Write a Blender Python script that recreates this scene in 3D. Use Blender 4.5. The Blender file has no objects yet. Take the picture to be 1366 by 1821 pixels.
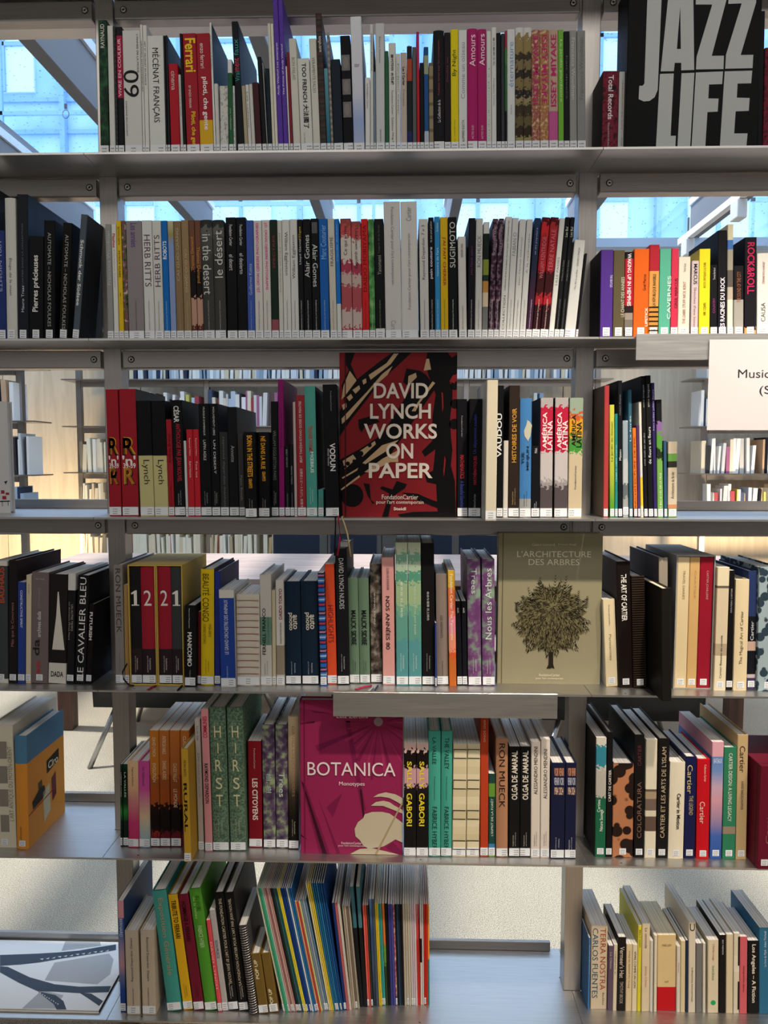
import bpy, bmesh, math, random
from mathutils import Matrix, Vector

# ---------------------------------------------------------------- camera
# world: x right, y away from the viewer, z up, floor at z = 0, metres
CAM = Vector((0.62514, -1.49612, 1.30))
FPX, PITCH, YAW, ROLL = 1345.26, 0.07191, -0.02786, 0.00132
fw = Vector((math.sin(YAW)*math.cos(PITCH), math.cos(YAW)*math.cos(PITCH), -math.sin(PITCH)))
rt = Vector((math.cos(YAW), -math.sin(YAW), 0.0))
up = rt.cross(fw)
rt, up = rt*math.cos(ROLL) + up*math.sin(ROLL), up*math.cos(ROLL) - rt*math.sin(ROLL)
scene = bpy.context.scene
col = scene.collection
cam_data = bpy.data.cameras.new('camera')
cam = bpy.data.objects.new('camera', cam_data)
col.objects.link(cam)
cam_data.sensor_fit = 'VERTICAL'
cam_data.sensor_height = 36.0
cam_data.lens = FPX/1821.0*36.0
cam_data.clip_start = 0.05
cam.matrix_world = Matrix(((rt.x, up.x, -fw.x, CAM.x), (rt.y, up.y, -fw.y, CAM.y), (rt.z, up.z, -fw.z, CAM.z), (0, 0, 0, 1)))
scene.camera = cam

# ---------------------------------------------------------------- world, sun, lamps, exposure
world = bpy.data.worlds.new('sky'); scene.world = world
world.use_nodes = True
wn = world.node_tree.nodes; wl = world.node_tree.links
bg = wn['Background']
tc = wn.new('ShaderNodeTexCoord'); nz = wn.new('ShaderNodeTexNoise'); nz.inputs['Scale'].default_value = 2.2
nz.inputs['Detail'].default_value = 4
rp = wn.new('ShaderNodeValToRGB')
rp.color_ramp.elements[0].position = 0.35; rp.color_ramp.elements[0].color = (0.68, 0.82, 1.0, 1)
rp.color_ramp.elements[1].position = 0.68; rp.color_ramp.elements[1].color = (0.90, 0.955, 1.0, 1)
wl.new(tc.outputs['Generated'], nz.inputs['Vector']); wl.new(nz.outputs['Fac'], rp.inputs['Fac']); wl.new(rp.outputs['Color'], bg.inputs['Color'])
bg.inputs['Strength'].default_value = 2.6

def lamp(name, kind, loc, target, energy, color, **kw):
    d = bpy.data.lights.new(name, kind); d.energy = energy; d.color = color
    for k, v in kw.items(): setattr(d, k, v)
    o = bpy.data.objects.new(name, d); col.objects.link(o)
    o.location = loc
    o.rotation_euler = (Vector(target)-Vector(loc)).to_track_quat('-Z', 'Y').to_euler()
    return o
lamp('sun', 'SUN', (-6.0, 2.1, 9), (0.9, 1.6, 0), 6.2, (1.0, 0.86, 0.70), angle=0.05)
# added fill light behind the viewer for the spines; the wall has no window
lamp('aisle_front_fill', 'AREA', (0.8, -3.05, 1.9), (0.8, 0.0, 1.35), 14, (1.0, 0.97, 0.93), shape='RECTANGLE', size=7.0, size_y=1.6)
# added broad fill from above the aisle, not a fixture of the room
lamp('aisle_top_fill', 'AREA', (0.8, -1.75, 3.2), (0.8, -0.9, 0.9), 66, (1.0, 0.95, 0.88), shape='RECTANGLE', size=6.5, size_y=1.3)
# warm ceiling spot lamps of the reading aisle, on the viewer's side of the bookcase
lamp('aisle_spot', 'SPOT', (1.25, -0.92, 2.9), (1.16, 0.0, 0.42), 230, (1.0, 0.86, 0.69), spot_size=math.radians(44), spot_blend=0.5, shadow_soft_size=0.03)
lamp('aisle_spot_beyond', 'SPOT', (2.0, -0.92, 2.9), (1.5, 0.0, 0.3), 130, (1.0, 0.86, 0.69), spot_size=math.radians(50), spot_blend=0.6, shadow_soft_size=0.03)
# warm wall washers over the far wooden panels
lamp('far_wall_lamp', 'SPOT', (-2.2, 3.6, 0.35), (-2.5, 4.8, 1.0), 110, (1.0, 0.74, 0.42), spot_size=math.radians(110), spot_blend=0.9, shadow_soft_size=0.1)
lamp('far_wall_lamp_beyond', 'SPOT', (3.3, 3.6, 0.35), (3.1, 4.8, 1.0), 90, (1.0, 0.74, 0.46), spot_size=math.radians(110), spot_blend=0.9, shadow_soft_size=0.1)

scene.view_settings.view_transform = 'Standard'
scene.view_settings.look = 'None'
scene.view_settings.exposure = 0.06
scene.view_settings.gamma = 1.0
scene.view_settings.use_curve_mapping = False

# ---------------------------------------------------------------- measuring helpers
def ray(px, py):
    return fw + rt*((px-683.0)/FPX) - up*((py-910.5)/FPX)
def on_y(px, py, Y):
    r = ray(px, py); return CAM + r*((Y-CAM.y)/r.y)
def on_z(px, py, Z):
    r = ray(px, py); return CAM + r*((Z-CAM.z)/r.z)
def to_px(P):
    v = Vector(P)-CAM; Z = v.dot(fw)
    return 683.0+FPX*v.dot(rt)/Z, 910.5-FPX*v.dot(up)/Z
def base_point(px, Y, Z):
    """point on depth Y and height Z that shows in column px"""
    py = 900.0
    for _ in range(6):
        p = on_y(px, py, Y)
        q = on_y(px, py+1.0, Y)
        py += (Z-p.z)/(q.z-p.z)
    return on_y(px, py, Y)

# ---------------------------------------------------------------- materials
GAIN = 1.03
def lin(h):
    h = h.lstrip('#')
    if len(h) == 3: h = ''.join(c*2 for c in h)
    out = []
    for i in (0, 2, 4):
        c = int(h[i:i+2], 16)/255.0
        c = c/12.92 if c <= 0.04045 else ((c+0.055)/1.055)**2.4
        out.append(min(0.86, c*GAIN))
    return (out[0], out[1], out[2], 1.0)
MATS = {}
def base_mat(name, rough=0.5, metallic=0.0, spec=0.28):
    m = bpy.data.materials.new(name); m.use_nodes = True
    b = m.node_tree.nodes['Principled BSDF']
    b.inputs['Roughness'].default_value = rough; b.inputs['Metallic'].default_value = metallic
    b.inputs['Specular IOR Level'].default_value = spec
    return m, m.node_tree.nodes, m.node_tree.links, b
def ramp(n, stops, interp='LINEAR'):
    r = n.new('ShaderNodeValToRGB'); cr = r.color_ramp; cr.interpolation = interp
    stops = sorted(stops)
    while len(cr.elements) > 1: cr.elements.remove(cr.elements[-1])
    cr.elements[0].position = stops[0][0]; cr.elements[0].color = lin(stops[0][1])
    for p, c in stops[1:]:
        e = cr.elements.new(p); e.color = lin(c)
    return r
def mat(spec, rough=0.5):
    """'#rrggbb' plain; 'L:' / 'C:' smooth / stepped bands from bottom to top; 'N:' mottled; 'M:' bands with wavy edges; 'S:' stripes; 'V:' cells"""
    key = (spec, rough)
    if key in MATS: return MATS[key]
    m, n, l, b = base_mat('print_'+spec[:24], rough, 0.0, 0.09)
    if spec[1] != ':':
        b.inputs['Base Color'].default_value = lin(spec)
        MATS[key] = m; return m
    kind, rest = spec[0], spec[2:]
    t = n.new('ShaderNodeTexCoord')
    if kind in 'LCM':
        sx = n.new('ShaderNodeSeparateXYZ'); l.new(t.outputs['Generated'], sx.inputs[0])
        src = sx.outputs['Z']
        if kind == 'M':
            nzz = n.new('ShaderNodeTexNoise'); nzz.inputs['Scale'].default_value = 150; nzz.inputs['Detail'].default_value = 5
            l.new(t.outputs['Object'], nzz.inputs['Vector'])
            ma = n.new('ShaderNodeMath'); ma.operation = 'MULTIPLY_ADD'; ma.inputs[1].default_value = 0.22; ma.inputs[2].default_value = -0.11
            l.new(nzz.outputs['Fac'], ma.inputs[0])
            ad = n.new('ShaderNodeMath'); ad.operation = 'ADD'; l.new(src, ad.inputs[0]); l.new(ma.outputs[0], ad.inputs[1]); src = ad.outputs[0]
        st = [(float(s.split('=')[0]), s.split('=')[1]) for s in rest.split(',')]
        r = ramp(n, st, 'LINEAR' if kind == 'L' else 'CONSTANT')
        l.new(src, r.inputs['Fac']); l.new(r.outputs['Color'], b.inputs['Base Color'])
    elif kind == 'N':
        p = rest.split(','); cols, sc = p[:-1], float(p[-1])
        nzz = n.new('ShaderNodeTexNoise'); nzz.inputs['Scale'].default_value = sc; nzz.inputs['Detail'].default_value = 5
        l.new(t.outputs['Object'], nzz.inputs['Vector'])
        k = len(cols)
        r = ramp(n, [(0.36+0.28*i/(k-1), c) for i, c in enumerate(cols)])
        l.new(nzz.outputs['Fac'], r.inputs['Fac']); l.new(r.outputs['Color'], b.inputs['Base Color'])
    elif kind == 'V':
        p = rest.split(','); cols, sc = p[:-1], float(p[-1])
        vv = n.new('ShaderNodeTexVoronoi'); vv.inputs['Scale'].default_value = sc
        l.new(t.outputs['Object'], vv.inputs['Vector'])
        r = ramp(n, [(0.0, cols[0]), (0.52, cols[0]), (0.57, cols[1])])
        l.new(vv.outputs['Distance'], r.inputs['Fac']); l.new(r.outputs['Color'], b.inputs['Base Color'])
    elif kind == 'S':
        p = rest.split(','); cols, cnt = p[:-1], float(p[-1])
        sx = n.new('ShaderNodeSeparateXYZ'); l.new(t.outputs['Generated'], sx.inputs[0])
        mu = n.new('ShaderNodeMath'); mu.operation = 'MULTIPLY'; mu.inputs[1].default_value = cnt; l.new(sx.outputs['Z'], mu.inputs[0])
        fr = n.new('ShaderNodeMath'); fr.operation = 'FRACT'; l.new(mu.outputs[0], fr.inputs[0])
        k = len(cols)
        r = ramp(n, [(i/k, c) for i, c in enumerate(cols)], 'CONSTANT')
        l.new(fr.outputs[0], r.inputs['Fac']); l.new(r.outputs['Color'], b.inputs['Base Color'])
    MATS[key] = m
    return m
def paper_mat(name, a, c):
    m, n, l, b = base_mat(name, 0.8)
    t = n.new('ShaderNodeTexCoord'); mp = n.new('ShaderNodeMapping'); mp.inputs['Scale'].default_value = (900, 3, 3)
    nzz = n.new('ShaderNodeTexNoise'); nzz.inputs['Scale'].default_value = 1.0; nzz.inputs['Detail'].default_value = 2
    r = ramp(n, [(0.3, a), (0.7, c)])
    l.new(t.outputs['Object'], mp.inputs[0]); l.new(mp.outputs[0], nzz.inputs['Vector']); l.new(nzz.outputs['Fac'], r.inputs['Fac']); l.new(r.outputs['Color'], b.inputs['Base Color'])
    return m
PAPER = paper_mat('paper_edges', '#a9a6a2', '#d8d6d2')
PAPER_CREAM = paper_mat('paper_edges_cream', '#b3a88f', '#d9cfb8')
def steel_mat(name, colr, rough, sc=(2, 60, 60)):
    m, n, l, b = base_mat(name, rough, 1.0)
    t = n.new('ShaderNodeTexCoord'); mp = n.new('ShaderNodeMapping'); mp.inputs['Scale'].default_value = sc
    nzz = n.new('ShaderNodeTexNoise'); nzz.inputs['Scale'].default_value = 6.0; nzz.inputs['Detail'].default_value = 6
    l.new(t.outputs['Object'], mp.inputs[0]); l.new(mp.outputs[0], nzz.inputs['Vector'])
    r = n.new('ShaderNodeValToRGB')
    r.color_ramp.elements[0].position = 0.3; r.color_ramp.elements[0].color = tuple(c*0.86 for c in colr)+(1,)
    r.color_ramp.elements[1].position = 0.7; r.color_ramp.elements[1].color = tuple(colr)+(1,)
    l.new(nzz.outputs['Fac'], r.inputs['Fac']); l.new(r.outputs['Color'], b.inputs['Base Color'])
    mr = n.new('ShaderNodeMapRange'); mr.inputs['To Min'].default_value = rough-0.07; mr.inputs['To Max'].default_value = rough+0.1
    l.new(nzz.outputs['Fac'], mr.inputs['Value']); l.new(mr.outputs[0], b.inputs['Roughness'])
    return m
STEEL = steel_mat('brushed_steel_shaded', (0.40, 0.375, 0.355), 0.36)  # darker copy of the steel, shade on beams and rails put into the colour
STEEL_PLATE = steel_mat('brushed_steel_plate_lit', (0.60, 0.59, 0.58), 0.38)  # lighter copy of the same steel, light on the shelf tops put into the colour
STEEL_V = steel_mat('brushed_steel_upright_shaded', (0.43, 0.405, 0.385), 0.36, (60, 60, 2))  # same steel darkened for the shaded uprights
CHROME = steel_mat('screw_steel', (0.6, 0.58, 0.55), 0.25, (20, 20, 20))
def wood_mat(name, a, c, sc=(8, 8, 0.8), rough=0.5):
    m, n, l, b = base_mat(name, rough)
    t = n.new('ShaderNodeTexCoord'); mp = n.new('ShaderNodeMapping'); mp.inputs['Scale'].default_value = sc
    nzz = n.new('ShaderNodeTexNoise'); nzz.inputs['Scale'].default_value = 2.2; nzz.inputs['Detail'].default_value = 6; nzz.inputs['Distortion'].default_value = 1.2
    r = ramp(n, [(0.3, a), (0.7, c)])
    l.new(t.outputs['Object'], mp.inputs[0]); l.new(mp.outputs[0], nzz.inputs['Vector']); l.new(nzz.outputs['Fac'], r.inputs['Fac']); l.new(r.outputs['Color'], b.inputs['Base Color'])
    return m
WOOD_PALE = wood_mat('pale_wood', '#c9bda9', '#dcd1be')
WOOD_TABLE = wood_mat('pinkish_wood', '#b79c92', '#d3bdb2', (0.8, 9, 9))
WOOD_DARK = wood_mat('dark_brown_wood', '#4a352c', '#6a4e42')
def carpet_mat():
    m, n, l, b = base_mat('carpet', 0.95, 0.0, 0.1)
    t = n.new('ShaderNodeTexCoord')
    nzz = n.new('ShaderNodeTexNoise'); nzz.inputs['Scale'].default_value = 320; nzz.inputs['Detail'].default_value = 3
    n2 = n.new('ShaderNodeTexNoise'); n2.inputs['Scale'].default_value = 3
    r = ramp(n, [(0.32, '#a39480'), (0.5, '#d6c6b0'), (0.68, '#f2e6d4')])
    l.new(t.outputs['Object'], nzz.inputs['Vector']); l.new(t.outputs['Object'], n2.inputs['Vector'])
    mx = n.new('ShaderNodeMix'); mx.data_type = 'RGBA'; mx.blend_type = 'MULTIPLY'; mx.inputs['Factor'].default_value = 0.25
    l.new(nzz.outputs['Fac'], r.inputs['Fac']); l.new(r.outputs['Color'], mx.inputs[6]); l.new(n2.outputs['Fac'], mx.inputs[7]); l.new(mx.outputs[2], b.inputs['Base Color'])
    bp = n.new('ShaderNodeBump'); bp.inputs['Strength'].default_value = 0.9; bp.inputs['Distance'].default_value = 0.006
    l.new(nzz.outputs['Fac'], bp.inputs['Height']); l.new(bp.outputs[0], b.inputs['Normal'])
    return m
CARPET = carpet_mat()
def glass_mat():
    m = bpy.data.materials.new('rainy_roof_glass'); m.use_nodes = True
    n, l = m.node_tree.nodes, m.node_tree.links
    n.clear()
    out = n.new('ShaderNodeOutputMaterial'); mix = n.new('ShaderNodeMixShader'); tr = n.new('ShaderNodeBsdfTransparent'); gl = n.new('ShaderNodeBsdfGlossy')
    t = n.new('ShaderNodeTexCoord'); vo = n.new('ShaderNodeTexVoronoi'); vo.inputs['Scale'].default_value = 26; vo.inputs['Randomness'].default_value = 1.0
    l.new(t.outputs['Object'], vo.inputs['Vector'])
    r = n.new('ShaderNodeValToRGB')
    r.color_ramp.elements[0].position = 0.10; r.color_ramp.elements[0].color = (0.42, 0.52, 0.66, 1)
    r.color_ramp.elements[1].position = 0.16; r.color_ramp.elements[1].color = (0.86, 0.93, 1.0, 1)
    l.new(vo.outputs['Distance'], r.inputs['Fac']); l.new(r.outputs['Color'], tr.inputs['Color'])
    gl.inputs['Roughness'].default_value = 0.05; mix.inputs['Fac'].default_value = 0.06
    l.new(tr.outputs[0], mix.inputs[1]); l.new(gl.outputs[0], mix.inputs[2]); l.new(mix.outputs[0], out.inputs['Surface'])
    return m
GLASS = glass_mat()

# ---------------------------------------------------------------- mesh helpers
def obj(name, me, parent=None, loc=None):
    o = bpy.data.objects.new(name, me); col.objects.link(o)
    if parent is not None: o.parent = parent
    if loc is not None: o.location = loc
    return o
def empty(name, loc=(0, 0, 0), rz=0.0):
    o = bpy.data.objects.new(name, None); col.objects.link(o); o.location = loc; o.rotation_euler = (0, 0, rz); o.empty_display_size = 0.05
    return o
def tag(o, label=None, cat=None, group=None, kind=None):
    if label: o['label'] = label
    if cat: o['category'] = cat
    if group: o['group'] = group
    if kind: o['kind'] = kind
    return o
def mesh(name, verts, faces, mats, idx=None):
    me = bpy.data.meshes.new(name); me.from_pydata(verts, [], faces)
    for m in (mats if isinstance(mats, (list, tuple)) else [mats]): me.materials.append(m)
    if idx:
        for p, i in zip(me.polygons, idx): p.material_index = i
    me.update()
    return me
BOXF = [(0, 1, 3, 2), (4, 6, 7, 5), (0, 4, 5, 1), (2, 3, 7, 6), (0, 2, 6, 4), (1, 5, 7, 3)]
def box_v(x0, x1, y0, y1, z0, z1):
    return [(x, y, z) for x in (x0, x1) for y in (y0, y1) for z in (z0, z1)]
def box(name, x0, x1, y0, y1, z0, z1, m):
    v = box_v(x0, x1, y0, y1, z0, z1)
    return mesh(name, v, [(0, 1, 3, 2), (4, 6, 7, 5), (0, 4, 5, 1), (2, 3, 7, 6), (0, 2, 6, 4), (1, 5, 7, 3)], m)
def bev_box(name, x0, x1, y0, y1, z0, z1, m, w=0.002, seg=2):
    bm = bmesh.new(); bmesh.ops.create_cube(bm, size=1.0)
    for v in bm.verts:
        v.co = Vector(((x0+x1)/2+v.co.x*(x1-x0), (y0+y1)/2+v.co.y*(y1-y0), (z0+z1)/2+v.co.z*(z1-z0)))
    bmesh.ops.bevel(bm, geom=bm.edges[:], offset=w, segments=seg, affect='EDGES', profile=0.5)
    me = bpy.data.meshes.new(name); bm.to_mesh(me); bm.free(); me.materials.append(m)
    return me
def multi_box(name, boxes, mats, idx=None):
    V, F, I = [], [], []
    for k, bx in enumerate(boxes):
        o = len(V); V += box_v(*bx); F += [tuple(o+i for i in f) for f in BOXF]; I += [idx[k] if idx else 0]*6
    return mesh(name, V, F, mats, I)
def tube(name, pts, r, m, seg=10, closed=False):
    pts = [Vector(p) for p in pts]; V, F = [], []
    n = len(pts)
    for i, p in enumerate(pts):
        a = pts[(i-1) % n] if (i > 0 or closed) else p
        c = pts[(i+1) % n] if (i < n-1 or closed) else p
        d = (c-a).normalized()
        s = d.cross(Vector((0, 0, 1)))
        if s.length < 1e-3: s = d.cross(Vector((1, 0, 0)))
        s.normalize(); u = s.cross(d)
        for k in range(seg):
            an = 2*math.pi*k/seg
            V.append(p+(s*math.cos(an)+u*math.sin(an))*r)
    for i in range(n if closed else n-1):
        j = (i+1) % n
        for k in range(seg):
            F.append((i*seg+k, i*seg+(k+1) % seg, j*seg+(k+1) % seg, j*seg+k))
    if not closed:
        F.append(tuple(range(seg-1, -1, -1))); F.append(tuple((n-1)*seg+k for k in range(seg)))
    me = mesh(name, V, F, m)
    for p in me.polygons: p.use_smooth = len(p.vertices) == 4
    return me

# ---------------------------------------------------------------- the setting
SH = [2.2425, 1.88755, 1.53163, 1.17765, 0.82408, 0.46952, 0.11538]      # mid-plane heights of the shelf plates, top to bottom
PT = 0.002                                                               # half thickness of a plate
WHITE_WALL = base_mat('white_plaster', 0.8)[0]; WHITE_WALL.node_tree.nodes['Principled BSDF'].inputs['Base Color'].default_value = (0.72, 0.73, 0.74, 1)
AISLE_WALL = base_mat('warm_grey_plaster', 0.85)[0]; AISLE_WALL.node_tree.nodes['Principled BSDF'].inputs['Base Color'].default_value = (0.10, 0.09, 0.082, 1)
BEAM_MAT = base_mat('grey_painted_steel', 0.5)[0]; BEAM_MAT.node_tree.nodes['Principled BSDF'].inputs['Base Color'].default_value = (0.17, 0.17, 0.18, 1)
DARK_MAT = base_mat('black_plastic', 0.45)[0]; DARK_MAT.node_tree.nodes['Principled BSDF'].inputs['Base Color'].default_value = (0.012, 0.012, 0.014, 1)
NAVY_MAT = base_mat('navy_fabric', 0.8)[0]; NAVY_MAT.node_tree.nodes['Principled BSDF'].inputs['Base Color'].default_value = (0.02, 0.03, 0.055, 1)
GREY_MAT = base_mat('grey_laminate', 0.5)[0]; GREY_MAT.node_tree.nodes['Principled BSDF'].inputs['Base Color'].default_value = (0.11, 0.105, 0.10, 1)

def struct(name, me, label):
    return tag(obj(name, me), label, None, None, 'structure')
XL, XR, YF, YB = -5.0, 6.5, -3.2, 4.75
struct('floor', box('floor', XL, XR, YF, YB, -0.1, 0.0, CARPET), 'pale beige looped carpet floor of the library')
wb = struct('wall_back', box('wall_back', XL, XR, YB, YB+0.2, 0.0, 2.95, WHITE_WALL), 'white far wall behind the distant bookcases')
struct('wall_left', box('wall_left', XL-0.2, XL, YF, YB+0.2, 0.0, 3.6, WHITE_WALL), 'white side wall left of the reading room')
struct('wall_right', box('wall_right', XR, XR+0.2, YF, YB+0.2, 0.0, 3.6, WHITE_WALL), 'white side wall right of the reading room')
struct('wall_front', box('wall_front', XL, XR, YF-0.2, YF, 0.0, 3.6, AISLE_WALL), 'warm grey wall on the aisle side')
# pale wooden panels clad the far wall up to door height
px0 = XL
k = 0
while px0 < XR-0.01:
    w = min(1.15, XR-px0)
    obj('wood_panel', bev_box('wood_panel', px0+0.003, px0+w-0.003, YB-0.03, YB, 0.0, 2.02, WOOD_PALE, 0.002, 1), wb)
    px0 += w; k += 1
# small white switch plate on the right hand panels
p = on_y(1333, 823, YB-0.03)
sp = obj('switch_plate', bev_box('switch_plate', p.x-0.055, p.x+0.055, YB-0.038, YB-0.03, p.z-0.055, p.z+0.055, mat('#e8e6e2'), 0.003), wb)
obj('pictogram', multi_box('pictogram', [(p.x-0.02, p.x-0.003, YB-0.039, YB-0.038, p.z-0.03, p.z+0.02), (p.x+0.012, p.x+0.02, YB-0.039, YB-0.038, p.z-0.03, p.z+0.015)], [mat('#b23a34')]), sp)

# ceiling: solid over the aisle, a glazed roof carried by deep beams over the reading room
ceil = struct('ceiling', box('ceiling', XL, XR, YF, 0.38, 3.30, 3.45, AISLE_WALL), 'solid ceiling over the aisle')
ZB = CAM.z+1.65
YG0, YG1 = 0.38, 4.40
roof = empty('glass_roof', (0, 0, ZB)); tag(roof, 'glazed roof of rain-speckled panes between deep grey beams', None, None, 'structure')
bx = [-0.885+0.92*i for i in range(-5, 9)]
for x in bx:
    if XL < x < XR:
        obj('beam', bev_box('beam', x-0.033, x+0.033, YG0, YG1, 0.0, 0.34, BEAM_MAT, 0.004, 1), roof)
for a, b2 in zip(bx[:-1], bx[1:]):
    if a > XL and b2 < XR:
        obj('pane', box('pane', a+0.033, b2-0.033, YG0, YG1, 0.26, 0.268, GLASS), roof)
        for ga0 in (a+0.033, b2-0.048):
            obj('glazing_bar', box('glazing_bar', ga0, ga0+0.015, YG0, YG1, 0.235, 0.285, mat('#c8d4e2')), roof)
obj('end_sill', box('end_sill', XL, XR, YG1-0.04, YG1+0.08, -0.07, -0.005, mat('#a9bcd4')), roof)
for a, b2 in zip(bx[:-1], bx[1:]):
    if a > XL and b2 < XR:
        obj('end_pane', box('end_pane', a+0.033, b2-0.033, YG1, YG1+0.008, 0.0, 0.27, GLASS), roof)
tk = empty('track_light', (2.57, 3.2, CAM.z+1.5)); tag(tk, 'white track light rail hanging under the glass roof at right', 'lamp')
obj('rail', bev_box('rail', -0.02, 0.02, -1.4, 0.85, 0.0, 0.045, mat('#e6e8ec'), 0.003), tk)
for yy in (-0.9, -0.1, 0.7):
    hd = obj('lamp_head', bev_box('lamp_head', -0.03, 0.03, yy-0.05, yy+0.05, -0.11, -0.002, mat('#d9dce0'), 0.006), tk)
    obj('bracket', box('bracket', -0.006, 0.006, yy-0.006, yy+0.006, 0.045, 0.15, BEAM_MAT), tk)
obj('end_ceiling', box('end_ceiling', XL, XR, YG1+0.08, YB, -0.06, 0.0, WHITE_WALL), roof)
obj('near_edge', box('near_edge', XL, XR, YG0-0.08, YG0, 0.0, 0.40, WHITE_WALL), roof)
# wire ring hanging from a beam over the left bay
pr = on_y(117, 203, 2.3)
rg = empty('pull_ring', (pr.x, 2.3, pr.z)); tag(rg, 'thin metal pull ring hanging on a wire from the glass roof', 'pull ring')
obj('ring', tube('ring', [(0.016*math.cos(a*math.pi/10), 0, 0.020*math.sin(a*math.pi/10)) for a in range(20)], 0.0016, BEAM_MAT, 6, True), rg)
obj('clip', bev_box('clip', -0.006, 0.006, -0.003, 0.003, 0.026, 0.05, BEAM_MAT, 0.001, 1), rg)
obj('wire', tube('wire', [(0, 0, 0.02), (0, 0, ZB+0.05-pr.z)], 0.001, BEAM_MAT, 6), rg)

# a pale building across the street, seen through the glass roof
FAC = mat('N:#8db9f2,#b5d8fc,0.8', 0.8); FAC2 = mat('#c9e2fb', 0.8); FAC3 = mat('#7ea8dc', 0.7)  # blue cast of daylight and glass put into the facade colours
bld = empty('neighbour_building', (0.5, 11.0, 0.0)); tag(bld, 'pale stone building across the street behind the glass roof', 'building')
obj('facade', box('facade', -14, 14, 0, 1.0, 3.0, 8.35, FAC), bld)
for i in range(14):
    x = -12.5+i*1.9
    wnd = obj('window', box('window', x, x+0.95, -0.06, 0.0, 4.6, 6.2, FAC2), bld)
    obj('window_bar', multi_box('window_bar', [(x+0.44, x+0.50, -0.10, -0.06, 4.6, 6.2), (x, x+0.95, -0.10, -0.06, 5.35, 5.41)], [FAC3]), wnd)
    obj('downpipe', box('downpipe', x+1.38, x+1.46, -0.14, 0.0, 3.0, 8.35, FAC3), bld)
for i in range(14):
    x = -12.5+i*1.9
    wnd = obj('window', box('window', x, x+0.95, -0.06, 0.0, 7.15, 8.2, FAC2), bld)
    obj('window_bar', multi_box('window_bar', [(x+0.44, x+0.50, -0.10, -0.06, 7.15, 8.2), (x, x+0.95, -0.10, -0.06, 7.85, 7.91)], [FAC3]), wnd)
for i in range(9):
    x = -12+i*2.9
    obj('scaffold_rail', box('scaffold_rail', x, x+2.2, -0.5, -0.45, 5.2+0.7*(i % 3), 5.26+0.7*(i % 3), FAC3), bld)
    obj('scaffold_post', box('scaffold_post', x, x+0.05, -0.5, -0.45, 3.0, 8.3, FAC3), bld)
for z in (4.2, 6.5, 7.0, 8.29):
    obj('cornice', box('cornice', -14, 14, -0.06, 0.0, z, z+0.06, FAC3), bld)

# ---------------------------------------------------------------- the steel bookcase in front
case = empty('bookcase', (0.5, 0.1, 0.0)); tag(case, 'open brushed steel bookcase with thin plates on square uprights, filled with art books', 'bookcase')
UPY0, UPY1, YREAR = 0.1175, 0.1605, 0.262
def part(name, me, parent=None):
    o = obj(name, me, parent if parent is not None else case)
    o.matrix_parent_inverse = Matrix.Translation((-0.5, -0.1, 0.0)) if parent is None else Matrix.Identity(4)
    return o
def screw_mesh():
    bm = bmesh.new(); seg = 20
    prof = [(0.0, -0.0008), (0.0020, -0.0008), (0.0021, -0.0022), (0.0046, -0.0024), (0.0057, -0.0010), (0.0057, -0.0004), (0.0071, -0.0003), (0.0072, 0.0)]
    dark = (0, 5, 6)  # socket recess and shadow gap round the head are painted dark
    rings = []
    for r, y in prof:
        rings.append([bm.verts.new((r*math.cos(2*math.pi*k/seg), y, r*math.sin(2*math.pi*k/seg))) for k in range(seg)] if r else [bm.verts.new((0, y, 0))])
    for q, (a, b2) in enumerate(zip(rings[:-1], rings[1:])):
        for k in range(seg):
            j = (k+1) % seg
            f = bm.faces.new((a[0], b2[k], b2[j])) if len(a) == 1 else bm.faces.new((a[k], b2[k], b2[j], a[j]))
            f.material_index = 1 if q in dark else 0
    bmesh.ops.recalc_face_normals(bm, faces=bm.faces[:])
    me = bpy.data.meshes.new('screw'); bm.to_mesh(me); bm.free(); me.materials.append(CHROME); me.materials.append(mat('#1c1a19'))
    for pp in me.polygons: pp.use_smooth = pp.material_index == 0
    return me
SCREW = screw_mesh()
for i in (-1, 0, 1, 2):
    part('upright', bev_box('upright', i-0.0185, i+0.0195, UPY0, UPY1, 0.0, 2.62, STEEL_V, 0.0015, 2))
def plate(x0, x1, z):
    # a plate notched round the uprights, with a slim folded rear edge
    V, F = [], []
    prof = [(x0, 0.0), (x1, 0.0), (x1, UPY0-0.001), (x1-0.0195, UPY0-0.001), (x1-0.0195, UPY1+0.001), (x1, UPY1+0.001), (x1, YREAR), (x0, YREAR),
            (x0, UPY1+0.001), (x0+0.0205, UPY1+0.001), (x0+0.0205, UPY0-0.001), (x0, UPY0-0.001)]
    n = len(prof)
    for zz in (z-PT, z+PT): V += [(a, b2, zz) for a, b2 in prof]
    F.append(tuple(reversed(range(n)))); F.append(tuple(range(n, 2*n)))
    for k in range(n): F.append((k, (k+1) % n, n+(k+1) % n, n+k))
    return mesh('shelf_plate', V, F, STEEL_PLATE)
SPECK = mat('#2a2a2c')
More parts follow.
